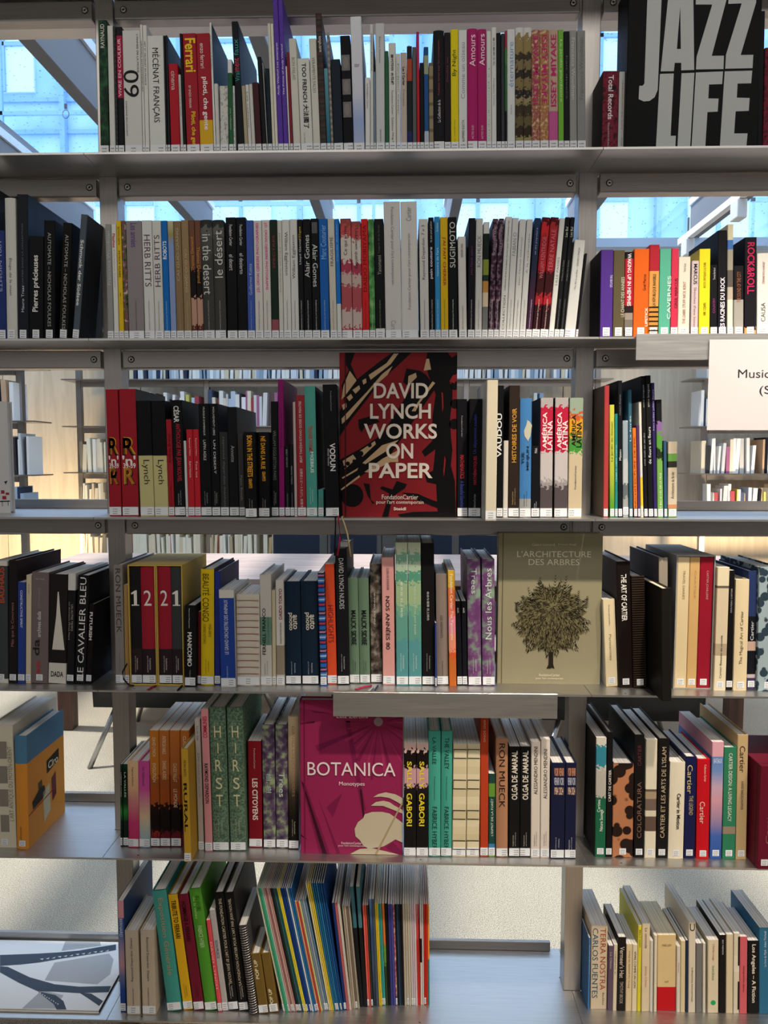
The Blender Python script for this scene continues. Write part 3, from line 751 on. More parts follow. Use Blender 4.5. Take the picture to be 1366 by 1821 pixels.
# ---- top shelf
parse_row(1, 'c', 0.03, """
178.6 194 174 36 N:#14271d,#1f3a2a,#2f5a3a,60 h n=leaf_pattern|RAYNAUD~d8d8d0~u~.03~.2~.45
195.5 205.5 190.3 46 #c9cbc6
206 210.5 199 47 S:#2c2d30,#3a3b3f,24 c=black
211 221.5 205.9 48 C:0=#17181b,0.46=#a32045,0.93=#1b1b1e n=a_pink_band|VIVRE EN COULEUR~e6d5dc~u~.09~.53~.5
222 253.5 213 54.8 #c6c8c4 h|09~17181a~d~.31~.52~.85~.45|L'ANNEE DE LA MODE~333333~d~.03~.33~.1~.85|SANDRINE BELLARGENT~333333~d~.55~.83~.08~.15
254 258 243.6 44 #d0d2cd|GRANDS ENTREPRENEURS~333333~d~.12~.5~.5
258.3 265.8 250 45 #cfd0cb|ART ET MECENAT EN FRANCE~333333~d~.12~.45~.35
266.5 295 257.7 64 #cdd0cc h|MÉCÉNAT FRANÇAIS~1b1b1d~d~.1~.71~.55
295.2 298.2 289.3 63.5 #1a1b1e
299 303 293.5 63 #1f2127 h s=#26344c
304 320.5 297 113.6 #a51d2a c=red n=a_white_label|cinema~c8c0c0~d~.08~.28~.45
321 325.5 311 133 #bdbdb8|La presse et le cinema~444444~d~.1~.5~.4
325.8 331 311.4 60 #15161a h
332 355.5 317.7 60 #96202c|Ferrari~e3c32b~d~.04~.31~.8~.55~b|BY ENZO FERRARI~d9cfcf~d~.42~.6~.16~.4|Piloti, che gente...~dcb92c~d~.63~.98~.42~.55~b
355.8 380 342.6 60 C:0=#96202c,0.1=#cda326,0.3=#96202c n=a_yellow_square|enzo ferrari~e0d4d4~d~.08~.28~.3~.42|piloti, che gente~e6dede~d~.35~.78~.45~.5~b
380.3 384 366 40.4 #d4d6d3 h s=#1c2940|La couture francaise~555555~d~.1~.35~.5
384.5 391.5 380 149 #c3c4c0
392 406.5 390.5 153 N:#8e8f8c,#c9cac6,#b2b3af,120 c=grey
407 415 396 106 C:0=#275a3a,0.86=#cfd3d4 n=a_white_head_band|une collection~a5c4a5~d~.5~.72~.3
415.3 419 408 153 #c9cac6|Collections of VIP~444444~d~.1~.9~.4
423.5 434.8 408.6 38.6 #16191f h n=teal_and_red_lettering|Vrai~3f8c92~u~.37~.44~.75|ment~c24a54~u~.27~.365~.75|faux~3f8c92~u~.13~.25~.75
435 441.5 427 153 #a49a80
441.8 447.8 433.5 151 #c9cac6|Les cadeaux~555555~d~.1~.6~.4
448 454.4 439 150 #bfc0bb
454.8 465.5 445 147 #3f1f26 L=w
467 474.5 455 101.5 #16171a h s=#39557c
474.7 476 466 112 #8b8c8c
476.2 484.3 470.5 122 #16232e
484.5 489.5 470.3 42 #c9c8b8
489.7 494.6 474 42.5 #d3d2c6
495 504.3 476.2 -3 N:#4b2f8c,#5a3d9c,#52349a,300 c=purple h|Andy Warhol Les estampes~c9c3e0~u~.28~.61~.42~.5~b
504.5 513 487 -3 N:#4b2f8c,#5a3d9c,#52349a,300 c=purple h|The Prints of Andy Warhol~c9c3e0~u~.29~.61~.42~.5~b
513.3 516 498 118 #d0d0cc
516.3 521.3 505 93 #7a2333
522 535 510.7 69 #c5c4ba|BON PALAIS~8a8a82~d~.16~.35~.4
535.3 556.8 525 104.5 #c9cac5 h|TOO FRENCH 大法國了~1a1a1c~d~.05~.72~.46~.55~b|Une sélection de livres~777777~d~.76~.96~.12~.35
557 570.2 549 69 #c4c4bb|VERAMENTE FALSO~7c7c76~d~.16~.46~.4
570.5 581.3 559 24 S:#35302c,#3d3733,#2f2b28,#433a35,#4a2e2c,#302b29,12 c=dark_brown n=thin_stripes h|autrefois~d8d4cc~u~.16~.27~.5
581.7 588.8 573.5 122 L:0=#24506a,0.3=#2f6b80,1=#5f8f9e c=teal_blue
589 593.8 580 58 S:#6f6b66,#918b84,20 c=grey h
594.2 611 588 106 #1a222e h
611.5 629 604.7 64 C:0=#0e0f13,0.42=#0e0f13,1=#101116 h c=black n=three_grey_pictures L=w
629.4 649 622.7 30 L:0=#a9b2c9,0.25=#8fa3cf,0.45=#c2c6d4,0.7=#c9ccd6,1=#cfd3da h c=pale_blue|azur~6a6a70~h~.34~.36~.45
650 658.8 649.3 138 #cfd1ce|La Fondation Cartier~666666~d~.08~.4~.35
659 664.8 654 44 #c4c8c6|Fondation d'entreprise~555555~d~.07~.35~.45
665 668.5 659 128 #71869a
669 684.7 660.4 42 #bcc0c2 h|Ettore Sottsass~666666~d~.1~.3~.2|ephemeral garden~666666~d~.8~.96~.25
685 691.8 676.3 91 #2a5a40
692 704.5 681 77 #cacbc6|當代藝術 合藝舘~26262a~d~.1~.37~.4~.5~b|Fondation Cartier · Exhibition~66666a~d~.42~.78~.3|Ming Museum~26262a~d~.8~.98~.3
704.8 712.5 692.5 96 #c6c7c2|Fondation Cartier~5c5c60~d~.1~.6~.32
712.8 724 702 94 #b3a89c|Les 3 Cartier~1f1f22~d~.14~.32~.4~.5~b|Francesca~6a6258~d~.36~.52~.3
724.3 733.5 712 82.5 C:0=#232859,0.22=#1b2024,0.68=#a2422e,0.88=#1b1f22 c=black n=an_orange_patch
733.7 740.8 721 84 #55595c c=dark_grey
741.2 746.4 724 57 L:0=#b3202d,0.6=#b02430,1=#9c2a6c c=red
746.6 753.8 732 112 #14151a
754 762.5 737.7 84 C:0=#a7b3c4,0.22=#1f4f86,0.75=#8f9a7e,0.92=#1d4f80 c=blue
762.7 770.8 748 112 S:#8c7f66,#8c7f66,#8c7f66,#6a604c,7 c=beige
771 789.8 750 56 #14151b r|Fondation Cartier pour l'art contemporain~a04a50~u~.08~.52~.2|La Collection de la~cfcfcf~u~.56~.74~.28
790 801.2 771 58.5 #1e191d|Double vie~7c3a48~u~.2~.4~.3
801.5 815.2 780.4 52.7 #d5c41c h|By Night~2d2a14~u~.16~.37~.62|Fondation Cartier~4a4420~d~.72~.97~.14
815.5 830.8 797.5 54 #cfd2d3|Comme un oiseau~8f93a4~u~.1~.55~.5|GALLIMARD ELECTA~333338~u~.72~.92~.3
831 848.8 810.7 52.7 #a11f63 r|Amours~e8d3de~u~.05~.3~.58|ACTES SUD~d9b9c9~u~.77~.88~.2
849.4 864.7 831 53.5 #a11f63 r|Amours~e8d3de~u~.04~.29~.62|ACTES SUD~d9b9c9~u~.77~.88~.2
865 873.8 850 56 #c9ccc8|La photographie~77777a~d~.3~.9~.25
874 882.8 855.5 49 #cccfcb|當代藝術文化~55555a~d~.08~.3~.45|Fondation Cartier~66666a~d~.4~.62~.3
883 890.8 865.5 59 #141519
891 897.4 873 60 #33363b
897.7 901.4 879 55 C:0=#14151a,0.35=#2f6a36,0.72=#3b7a3a,0.86=#a12a40 c=green n=a_red_head
901.7 915.8 883.7 52.7 #ccd0d2 h|éternature~7a96bb~u~.1~.46~.6|SKIRA~8a8a90~u~.6~.68~.2
916.2 930.4 898 50.6 M:0=#2c2721,0.06=#8c8255,0.14=#31291f,0.22=#5f5438,0.3=#3a3226,0.38=#8b7f5c,0.45=#2a2627,0.52=#7a6c48,0.6=#2e2823,0.67=#77694c,0.74=#3a3226,0.8=#8a7a50,0.93=#c8c8c6 c=brown n=dense_pattern_and_white_head r
931 945 913 50.6 M:0=#2c2721,0.06=#8c8255,0.14=#31291f,0.22=#5f5438,0.3=#3a3226,0.38=#8b7f5c,0.45=#2a2627,0.52=#7a6c48,0.6=#2e2823,0.67=#77694c,0.74=#3a3226,0.8=#8a7a50,0.93=#c8c8c6 c=brown n=dense_pattern_and_white_head r
945.3 959.6 928.8 54.6 N:#a98f55,#8c3a4c,#c4b083,140 c=tan r|ISSEY MIYAKE~b02a66~u~.04~.6~.6~.5~b
960.2 975.4 945.4 54.6 N:#b3975a,#9a5a48,#c9b383,140 c=tan r|ISSEY MIYAKE~b02a66~d~.04~.6~.6~.5~b
976 992 964 54.6 C:0=#b5568c,0.34=#b59a86 c=tan n=a_pink_lower_half r|ISSEY MIYAKE~b02a66~u~.04~.62~.6~.5~b
993 1003 981.5 53.5 #6aa83c|Le Jardin planétaire~cfe3b8~d~.08~.58~.4
1003.3 1013 992.6 56 #17181c|Fait divers~70747a~d~.2~.55~.2
1013.5 1026.3 1003.6 54.6 #8b8e8c h|Francesca Woodman~b9bcb9~d~.06~.56~.5
1027 1042 1019.7 55 #828484 h|Francesca Woodman~6c6e6c~u~.06~.56~.5
""", edge=True, st_h=0.0215)
parse_row(1, 'r', 0.035, """
1070 1098.5 1073 126.6 N:#3a1420,#7a2435,#1d1216,70 c=dark_red n=tartan_pattern s=#121216 L=0|Total Records~d8d0d2~d~.05~.58~.32~.5~b|Photography and the Art of the Album Cover~c4b8bc~d~.62~.95~.14~.4
1099 1111 1100.5 127.8 #c3c6c3 L=0|John Cage~90908a~u~.8~.9~.35|ROCK THE CONTEMPORARY~a56a60~u~.1~.7~.2
""", edge=True)

# ---- second shelf
parse_row(2, 'l', 0.035, """
-16 -4 -24 331 #2c3038 L=0
-3.5 12 -8 410 #24336b|1001 NIGHTS~9aa6cc~d~.1~.55~.3
13 31.4 8.8 353 #c2c3bd r|Éloge de la main~55555a~d~.42~.68~.35
31.6 51 29.5 346 #1c2027 h s=#32455e|Mauro Traas~c2c5ca~u~.62~.8~.25|CARTIER DANS LA COLLECTION~6d727a~u~.2~.62~.12
51.3 77 51.5 420.7 #131317 h|Pierres précieuses~d6d6d2~u~.18~.72~.5~.5~b
78 98 78 392.6 #0f1013 h|AUTOMATE – NICHOLAS FOULKES~9fa19f~d~.1~.88~.3
104.6 121 112 397 #11110f h|AUTOMATE – NICHOLAS FOULKES~9fa19f~d~.1~.9~.36
129 140.6 144 382 #49525b h s=#22262c|Schmuck der Südsee~d3d5d6~d~.2~.72~.5~.5~b
""", edge=True, sticker='s')
parse_row(2, 'c', 0.03, """
192 202.5 186.5 399 #8a8c8b h|Francesca Woodman~b5b8b6~u~.06~.52~.5
203 211.7 195 399 #cdcfcb|Flashes~c04038~d~.08~.2~.55~.5~b|Fondation Cartier~77777a~d~.22~.55~.2
212.4 221 205 392.7 #d2b022|SEYDOU KEITA~3a3210~d~.05~.2~.4|PATRICK VILAIRE~3a3210~d~.25~.47~.4|F~3a3210~d~.6~.7~.1
221.6 229.3 212.8 392.7 N:#232b22,#55623f,#7a3a5a,#b5b8a0,90 c=dark n=a_flower_pattern
229.7 257.4 222.6 393 #847d80 h F=4a4448,d|Les années~4c3c7c~d~.02~.22~.4~.5
258 275.8 249.4 392 #c8cac8 F=77777c,d|HERB RITTS~5c4458~d~.12~.55~.62
276.2 292 266.8 392.5 #c6c7c3 F=77777c,u|HERB RITTS~5c4458~u~.12~.55~.62
292.6 303.5 284 392.7 #1464b0 F=9ac0e6,u|ROBOTS~d7e3ef~u~.17~.32~.62~.5~b
304 314.5 295.8 393 L:0=#8295bd,0.8=#7f93c0,0.88=#8f8a5c,1=#b9b392 c=pale_blue h
315 328 306.8 393.3 #7f6a4e h F=a8977c,u|CAI GUO-QIANG~b7a78c~u~.06~.5~.4
328.4 341.5 320.2 391.6 #8a7556 h F=b3a184,d|CAI GUO-QIANG~b7a78c~d~.24~.6~.4
342 352 335 392 M:0=#5a2f2a,0.12=#b08a78,0.35=#1a1416,0.6=#6a4638,1=#4c2c2c c=dark_brown|Thomas Demand~c08a3c~u~.14~.42~.5
352.4 363 345.2 392 M:0=#5a2f2a,0.12=#b08a78,0.35=#1a1416,0.6=#6a4638,1=#6a3c3c c=dark_brown|Thomas Demand~c08a3c~d~.22~.52~.5
363.4 383.4 356.3 392 M:0=#3c3d3b,0.7=#4a4b48,0.86=#5d5e5b,0.93=#2f302f c=dark_grey r F=aaaca8,d|in the desert~c3c5c2~d~.12~.62~.72
383.8 403.3 377.8 392 M:0=#3c3d3b,0.7=#4a4b48,0.86=#5d5e5b,0.93=#2f302f c=dark_grey r F=aaaca8,u|le désert~c3c5c2~u~.09~.48~.72
405 423.3 400.8 386.8 #111114 h|Fondation Cartier~cfd1d2~d~.06~.23~.3|el desert~c4c6c8~d~.3~.43~.4
423.8 440.8 419 386.8 #111114 h|Fondation Cartier~cfd1d2~d~.06~.23~.3|el desierto~c4c6c8~d~.29~.46~.4
441.2 454.2 436.5 392 #3b54a0 F=93a5d6,u|Guillermo Kuitca~a9b8e0~u~.36~.62~.4
454.6 469 449.5 392.5 #c7c5c0 F=66666a,u|J.D. OKHAI OJEIKERE PHOTOGRAPHIES~c9408a~u~.02~.6~.45~.5~b
469.5 483.2 462.6 391.5 #c7c5bf F=66666a,d|J.D. OKHAI OJEIKERE PHOTOGRAPHS~c9408a~d~.02~.58~.42~.5~b
483.8 496.6 476.5 391 C:0=#8a4c56,0.17=#1b2a22 h c=dark_green|SPECTRES~8a3a40~u~.13~.4~.3
497 504.8 489.5 392 #c2c2bb|Jean-Michel Alberola~77777a~d~.1~.6~.35
505.2 518.8 497.4 391 #c9cac6 F=66666a,d|William Eggleston~3a3a3e~d~.1~.46~.5
519.2 532.4 512.4 390.3 #c6c8c5 F=66666a,u|William Eggleston~3a3a3e~u~.13~.49~.5
532.8 541.8 527.3 390.5 #14151a F=c0c0c0,u|Lloyd Ganvel~c8c8ca~u~.16~.37~.5|Eliges~b9a432~u~.06~.15~.5
542.2 556 535.5 390 #121317 F=c4c4c4,u|Alair Gomes~c9cbcb~u~.13~.48~.62
556.4 570.4 550.4 389 #121317 F=c4c4c4,d|Alair Gomes~c9cbcb~d~.21~.56~.62|IIIII~85878a~h~.03~.12~.6
571 586.5 563.2 389.6 #1c5aa6 h F=9dbde6,d|Marc Couturier~7fb0e2~u~.05~.33~.6
588 600 581.8 389 #bfbcb1 F=a05a5c,u|FRAGILISME~55534c~u~.15~.39~.45
600.3 608.2 594 389.6 C:0=#c9c9c8,0.3=#1f6cc0 c=blue n=a_white_foot|Claudia Andujar~86bbee~u~.04~.35~.4
608.7 627.6 604.8 389 M:0=#a8404a,0.1=#b9a8a4,0.25=#a04c54,0.45=#b5a09a,0.55=#9c3a50,0.65=#c3bbb3,0.85=#b04a4a,0.95=#8a4440 c=red_and_white n=a_speckled_pattern|Ce qui arrive~33282a~u~.06~.3~.42
628 645 624.2 394 M:0=#a8404a,0.1=#b9a8a4,0.25=#a04c54,0.45=#b5a09a,0.55=#9c3a50,0.65=#c3bbb3,0.85=#b04a4a,0.95=#8a4440 c=red_and_white n=a_speckled_pattern|Unknown quantity~33282a~d~.06~.4~.42
645.3 657.4 641.8 389.6 #c22428 F=7a1a1c,u|DAIDO MORIYAMA~6a1414~u~.05~.6~.55
657.8 668.2 654.2 390 N:#24512f,#4e8a4e,#7fae6c,50 c=green F=b5cfa8,u|DAVID BURNET~3f7a50~u~.03~.35~.4
668.6 685.3 663.3 389.6 C:0=#17191b,0.06=#d0d0cc,0.09=#15161a c=black h F=8f9262,u|Yanomami~9a9a8c~u~.3~.46~.4|l'esprit de la forêt~6a6a60~u~.05~.28~.2
686 715 682 359 #c1c1be h D=.2|Fondation Cartier pour l'art contemporain~77777a~d~.04~.6~.25|Cartier~8a8a8c~d~.86~.97~.3
715.6 744.4 712 359 #c6c6c3 h D=.2|Fondation Cartier pour l'art contemporain~77777a~u~.23~.78~.25|Cartier~77777a~u~.04~.14~.3
748 763.8 745 390 #c2c3c0 h F=77777a,u|Raymond Depardon. 7 x 3~3f3f42~u~.05~.5~.42
764.4 774 761.8 387 #131318 F=c5c5c5,u|pain couture~cfc4cc~u~.24~.5~.6~.5~b|by jean paul gaultier~c9c9c9~u~.03~.2~.4
774.5 784.2 772.5 385.7 #2f82ba F=b5d8ee,u|fondation~b5dcf2~u~.05~.12~.4|histoire de l'art~b5dcf2~u~.25~.48~.4
784.6 798 782.7 386.5 #cda920 F=7a6420,u|J'AI FAIT CHERIER~a0382c~d~.16~.56~.5~.5~b
798.6 814.2 796.3 386.5 #121316 F=c8c8c8,u|SUGIMOTO~c6c6c4~u~.04~.41~.62
816.7 830.8 814.2 421 #c9c8c3 F=5c5c60,u|MARC NEWSON~55555a~d~.07~.2~.3
832 844.2 834 388 #15141c F=b9b9be,u|John Maeda nature~6a3468~u~.23~.47~.42
844.6 856.8 847 388.7 #bfc1bd h F=77777a,u|RON MUECK~6c6e70~u~.14~.4~.55
857.2 867.5 860.7 395 C:0=#6d6f70,0.28=#c9b9a0,0.4=#b58448,0.5=#21322a,0.55=#7d8a3a,0.68=#17221d,0.9=#c9cbc9 c=white_and_dark n=picture_bands
868 877.8 877 389.5 N:#191318,#3c2836,#8c6c82,110 c=dark_purple n=speckles F=cfc9cc,u|NOBUYOSHI ARAKI~a295a0~u~.05~.3~.45
878.2 887.2 888 389 N:#191318,#3c2836,#8c6c82,110 c=dark_purple n=speckles F=cfc9cc,u|NOBUYOSHI ARAKI~a295a0~d~.05~.3~.45
887.6 899.7 899.5 386 #cdcfcc|Collection of the Fondation Cartier pour l'art contemporain~55555a~u~.03~.6~.3|COLLECTION~55555a~u~.64~.92~.3
900.1 911.3 912 388 #caccca F=88888c,u|FABIAN O~8a8c8e~u~.12~.31~.55
911.7 923.3 924.7 390.5 #cccecc F=88888c,u|Jean-Michel Othoniel~66666a~u~.15~.55~.25
923.7 934.5 937.5 390.5 #cacccb F=88888c,u|À la recherche~66666a~u~.12~.45~.3
934.9 945.6 952 388.3 L:0=#43203e,0.4=#3a2238,0.6=#232c40,1=#22345a c=navy_and_purple F=c9c0cc,u|un art populaire~9aa6c4~u~.08~.3~.4
946 960 965 387.2 M:0=#2a0f14,0.28=#a3242c,0.36=#3a1418,0.55=#9c1f2a,0.85=#c22a30,0.95=#4a1016 c=red F=e0c8c8,u|WILLIAM KENTRIDGE~c4707a~u~.16~.5~.5
960.4 975 980 387.2 M:0=#2a0f14,0.28=#a3242c,0.36=#3a1418,0.55=#9c1f2a,0.85=#a32a30,0.95=#4a1016 c=red F=e0c8c8,u|TERRE NATALE~c4707a~u~.1~.44~.5
975.4 985 996 388.7 #ced0cc h|LILLE PASSES~77777c~u~.32~.55~.4
985.5 994.2 1005.6 386.8 #121316 F=77777a,u|Lee Bul~c4c4c4~u~.08~.16~.5|On Every New Shadow~8f8f92~u~.35~.52~.3
994.6 1002.5 1014.6 386.8 #121316 F=77777a,u|Lee Bul~c4c4c4~u~.08~.16~.5|On Every New Shadow~8f8f92~u~.35~.52~.3
1003.8 1023 1022.5 428 #c3c5c4 h|DAVID LYNCH~66666a~u~.08~.26~.18|The Air is on Fire~66666a~u~.3~.5~.18
1023.5 1029 1040.7 451 #101114
""", edge=True, st_h=0.0165)
parse_row(2, 'r', 0.03, """
1067 1089.3 1069.2 444.5 #4a2f82 h s=#17131f|THE BEATLES~c9c3dd~d~.28~.42~.2~.85
1089.8 1109.8 1091.7 445.5 #544c38 h|LE CHANT DES ANNEES~c6c2b4~u~.3~.75~.3~.85
1110.3 1125.5 1112.3 448 C:0=#332e2c,0.1=#6b655f,0.22=#8a8078,0.3=#231c1e,0.38=#a51d30,0.92=#16151a c=black_and_red|WAKING UP IN MEMPHIS~dcd6d6~d~.02~.62~.45~.5~b
1126 1152.8 1128.6 443 #cc5a1c|Greil Marcus~3c2014~u~.28~.46~.2~.7|LIPSTICK~e5d6c8~u~.65~.86~.18~.86~b
1153 1170.8 1155.7 435.5 C:0=#b9823a,0.335=#b9823a,0.34=#c28c4a,0.72=#9c2230,0.98=#8c1e2c c=tan n=a_red_head_and_black_stripes|LA RÉPUBLIQUE INVISIBLE~33241a~u~.31~.65~.45
1171.2 1191.8 1173.6 443 #4f9d86 h|CAVERNES~cfe0d8~u~.3~.78~.3~.85
1192.3 1205 1194.2 442 #b8304a|GREIL MARCUS~5c1826~u~.33~.66~.4~.7
1205.3 1226.2 1207 457 #c5c3b6|THE DARK STUFF NICK KENT~9a5a54~u~.3~.82~.25|Nick Kent~77776e~u~.08~.18~.2
1228.5 1241.5 1231 464 #b7a9ad|MARCUS~2c2c34~d~.04~.3~.5~.5~b|Sketches d'une histoire~7a5a66~d~.34~.9~.35
1242.8 1262.4 1244.5 443 #d3c225 h s=#b2a63a|ROCK CRITIQUE CULTURE~3a3510~u~.15~.43~.25|NIK COHN~3a3510~u~.6~.74~.25
1263 1275.6 1264 471.6 #131318 h|COUNTRY~8c3a78~u~.45~.65~.35|Thomas Bernhard~b5b5ba~u~.04~.2~.3
1276.7 1292.8 1277 410 L:0=#1a1b38,0.2=#14141a,1=#101014 c=black h|LES RACINES DU ROCK~dad3dc~u~.43~.92~.5~.5~b
1293.5 1304 1294.5 399 C:0=#c6c4b4,0.34=#a39a8c,0.45=#524e4a,0.6=#8a857c,0.78=#3c62a0,0.86=#b9b49c c=white n=a_picture_collage
1305 1322.7 1305.6 473 C:0=#8e8c88,0.53=#8e8c88,0.535=#15151a h c=black n=a_photo_band|THE SOUND OF THE CITY~8c5a40~u~.08~.5~.4
1324 1345.4 1325.2 422.4 M:0=#c08a5a,0.1=#15141a,1=#121216 c=black h s=#0e0e12|ROCK&ROLL~a8204c~d~.05~.56~.6~.5~b
1346.4 1368 1347 450.7 #c4c5c2 h|CAUSA~2f2f33~u~.58~.8~.35|STÉPHANE PAOLI ALAIN REY~8a4c48~u~.1~.36~.25
""", edge=True, sticker='s')

# ---- third shelf
parse_row(3, 'c', 0.026, """
188.6 216.8 180.8 692.7 #93202b h|R~c08a2c~h~.375~.51~.74~.57~b|R~141214~h~.38~.52~.72~.5~b|'n'~d8d2d0~h~.52~.6~.8~.5~b|39-59~e0dad8~h~.58~.62~.75~.52~b|R~c08a2c~h~.615~.745~.68~.5~b|R~141214~h~.62~.75~.68~.56~b
217.8 247.3 211 692 #93202b h s=#3c3e3f|R~c08a2c~h~.375~.51~.74~.57~b|R~141214~h~.38~.52~.72~.5~b|'n'~d8d2d0~h~.52~.6~.8~.5~b|39-59~e0dad8~h~.58~.62~.75~.52~b|R~c08a2c~h~.615~.745~.68~.5~b|R~141214~h~.62~.75~.68~.56~b
250 275.2 242 713 C:0=#b9b27e,0.525=#131315 h c=cream_and_black|Lynch~2a2a24~d~.51~.72~.55
275.6 300.4 268 713 C:0=#b9b27e,0.525=#131315 h c=cream_and_black|Lynch~2a2a24~d~.51~.72~.55
300.8 311 292.6 746 #97202c F=5c141c,d|Andrea Branzi~4c1218~u~.15~.45~.5
311.4 330.4 304.3 711.8 #121316 h s=#1b1d20 F=a8a8aa,u|CÉSAR~d3d3d2~d~.05~.19~.6~.5~b|ANTHOLOGIE PAR JEAN NOUVEL~a02a36~d~.2~.7~.55~.5~b
330.8 335.4 325 784 #c5c8c8
335.8 347 330.9 763.8 #b0242f|Raymond Hains~e0c8c8~d~.1~.3~.3|Autre histoire~e0c8c8~d~.36~.55~.3
347.3 358 341.2 763.8 #b0242f|Raymond Hains~e0c8c8~d~.1~.3~.3|Tous nus~e0c8c8~d~.36~.55~.3
358.4 377.4 352.3 718 #121316 h F=9a9a9c,d|MUSIQUE D'AMERIQUE~c8c8c6~d~.03~.28~.2|LAPIN AGILE~c8c8c6~d~.32~.5~.25
377.8 392.8 370.9 718 #121316 h s=#24262c F=9a9a9c,d|MOUVEMENT LIBRE~c8c8c6~d~.03~.28~.22|UN DESERT~c8c8c6~d~.32~.62~.25
393.2 408.2 389.4 768.5 #2e2f31|raymond depardon manhattan~6a6c6e~d~.06~.95~.35
409 425.8 401.2 724 #17181b h s=#3f4143 D=.2|Annette~9a9c9e~d~.35~.5~.4
426.2 436.3 420.8 771.6 #3c3b3b|Patti Smith~8a8a88~d~.5~.8~.35
436.7 457.5 432.9 768.5 #101114 h y=921.5 F=8f8f8c,d|BORN IN THE STREETS~dc9b2c~d~.04~.52~.45~.5~b|GRAFFITI~dc9b2c~d~.54~.65~.3~.5~b
460 480 458.3 768.5 #101114 h y=920.5 F=8f8f8c,d|NÉ DANS LA RUE~dc9b2c~d~.05~.43~.5~.5~b|GRAFFITI~dc9b2c~d~.46~.57~.3~.5~b
483.4 496 474.8 714 #121316 h F=9a9a9c,d|WILLIAM EGGLESTON PARIS~77797c~d~.25~.68~.42
496.7 506.6 487 675 #7d1a5f h s=#5f1548 D=.2|JUERGEN TELLER~5c1246~d~.2~.5~.4
507.7 516.4 504.5 793 #131417 h F=8a8a8c,d|ISSEY MIYAKE~9a9a9c~d~.05~.3~.3
516.8 523.8 512.5 790 #16161a F=8a8a8c,d|MAKING THINGS~9a9a9c~d~.3~.55~.35
524.2 529.2 516.4 715 #b5a0a0
529.8 545.4 521.2 703 #8a2a30 h|BEAT TAKESHI KITANO GOSSE DE PEINTRE~d8c6c6~u~.05~.55~.28|北野武とピートたけし 絵描き小僧~d8c6c6~d~.6~.97~.32
546 565.2 538.2 687 #4a958a r s=#16191c F=a8d0c8,d|MŒBIUS~c9e0da~d~.5~.66~.3~.6~b|TRANSE FORME~a84a44~d~.3~.5~.35~.5~b
566 576 565.7 870.6 #3f8a82 st|MOEBIUS~8a4a4a~d~.3~.8~.3
579.5 603.8 573.5 684 #131318 h y=920|VODUN~d6d6d6~d~.44~.65~.4~.62~b|African Voodoo~b5b5b5~d~.48~.61~.16~.32|FondationCartier~8a8a8c~d~.05~.2~.1~.6
""", pub=2, st_h=0.0165)
skip(3, 'c', 1)
parse_row(3, 'c', 0.026, """
813.5 831.8 812.5 710 #121217 h|MATHEMATICS~a8323a~d~.47~.67~.4~.5~b|A Beautiful Elsewhere~3f4fa0~d~.69~.93~.4|FondationCartier~9a9a9c~d~.14~.32~.16
832.4 855 835.2 709.6 #121217 h|MATHÉMATIQUES~a8323a~u~.48~.72~.36~.5~b|Un dépaysement soudain~3f4fa0~u~.13~.46~.34|FondationCartier~9a9a9c~u~.8~.95~.16
863 882.8 866.2 676 #c3bba6 h s=#b2b4b3 y=926 c=cream
883.3 894 886 685.7 #0f1012 h|VAUDOU~d6d6d4~u~.21~.54~.8~.3~b
894.5 903.3 895.4 783.7 #c3bdb2
903.8 923 904.9 685.7 #2a211c h F=a8906c,u|HISTOIRES DE VOIR~b8893c~u~.17~.58~.42~.5~b
923.6 944 925.2 708.5 C:0=#8f9092,0.16=#3f74ab r c=blue n=a_painted_cloud F=2c3a4c,u|YUE~1d2d44~u~.45~.55~.25~.25~b|MINJUN~1d2d44~u~.4~.6~.28~.7~b
944.6 959.5 945.8 793 #121318 F=b5b5b8,u|Malick~c4c4c6~u~.03~.1~.3
960 982.5 961.2 707.6 M:0=#6e6669,0.06=#4c4548,0.26=#8f8a8c,0.31=#b3aeae,0.55=#ab1f3c,0.92=#a19d9d h s=#2f2c30 c=red_and_grey|AMÉRICA~e2d4d6~u~.12~.42~.42~.3~b|LATINA~e2d4d6~u~.19~.43~.4~.75~b
985.4 1009.3 987.6 707.2 M:0=#6e6669,0.06=#4c4548,0.26=#8f8a8c,0.31=#b3aeae,0.55=#ab1f3c,0.92=#a19d9d h s=#2f2c30 c=red_and_grey|AMÉRICA~e2d4d6~u~.12~.42~.42~.3~b|LATINA~e2d4d6~u~.19~.43~.4~.75~b
1010 1034.5 1013.4 707.6 M:0=#b9ab90,0.5=#b9ab90,0.54=#3f8a38,0.62=#5a7a3c,0.68=#c9962a,0.82=#b5542c,0.87=#8a9a8a h c=beige n=a_painted_head|AMÉRICA~161618~u~.14~.4~.38~.3~b|LATINA~161618~u~.2~.41~.38~.72~b|FondationCartier~55504a~u~.56~.76~.14
""", pub=2)
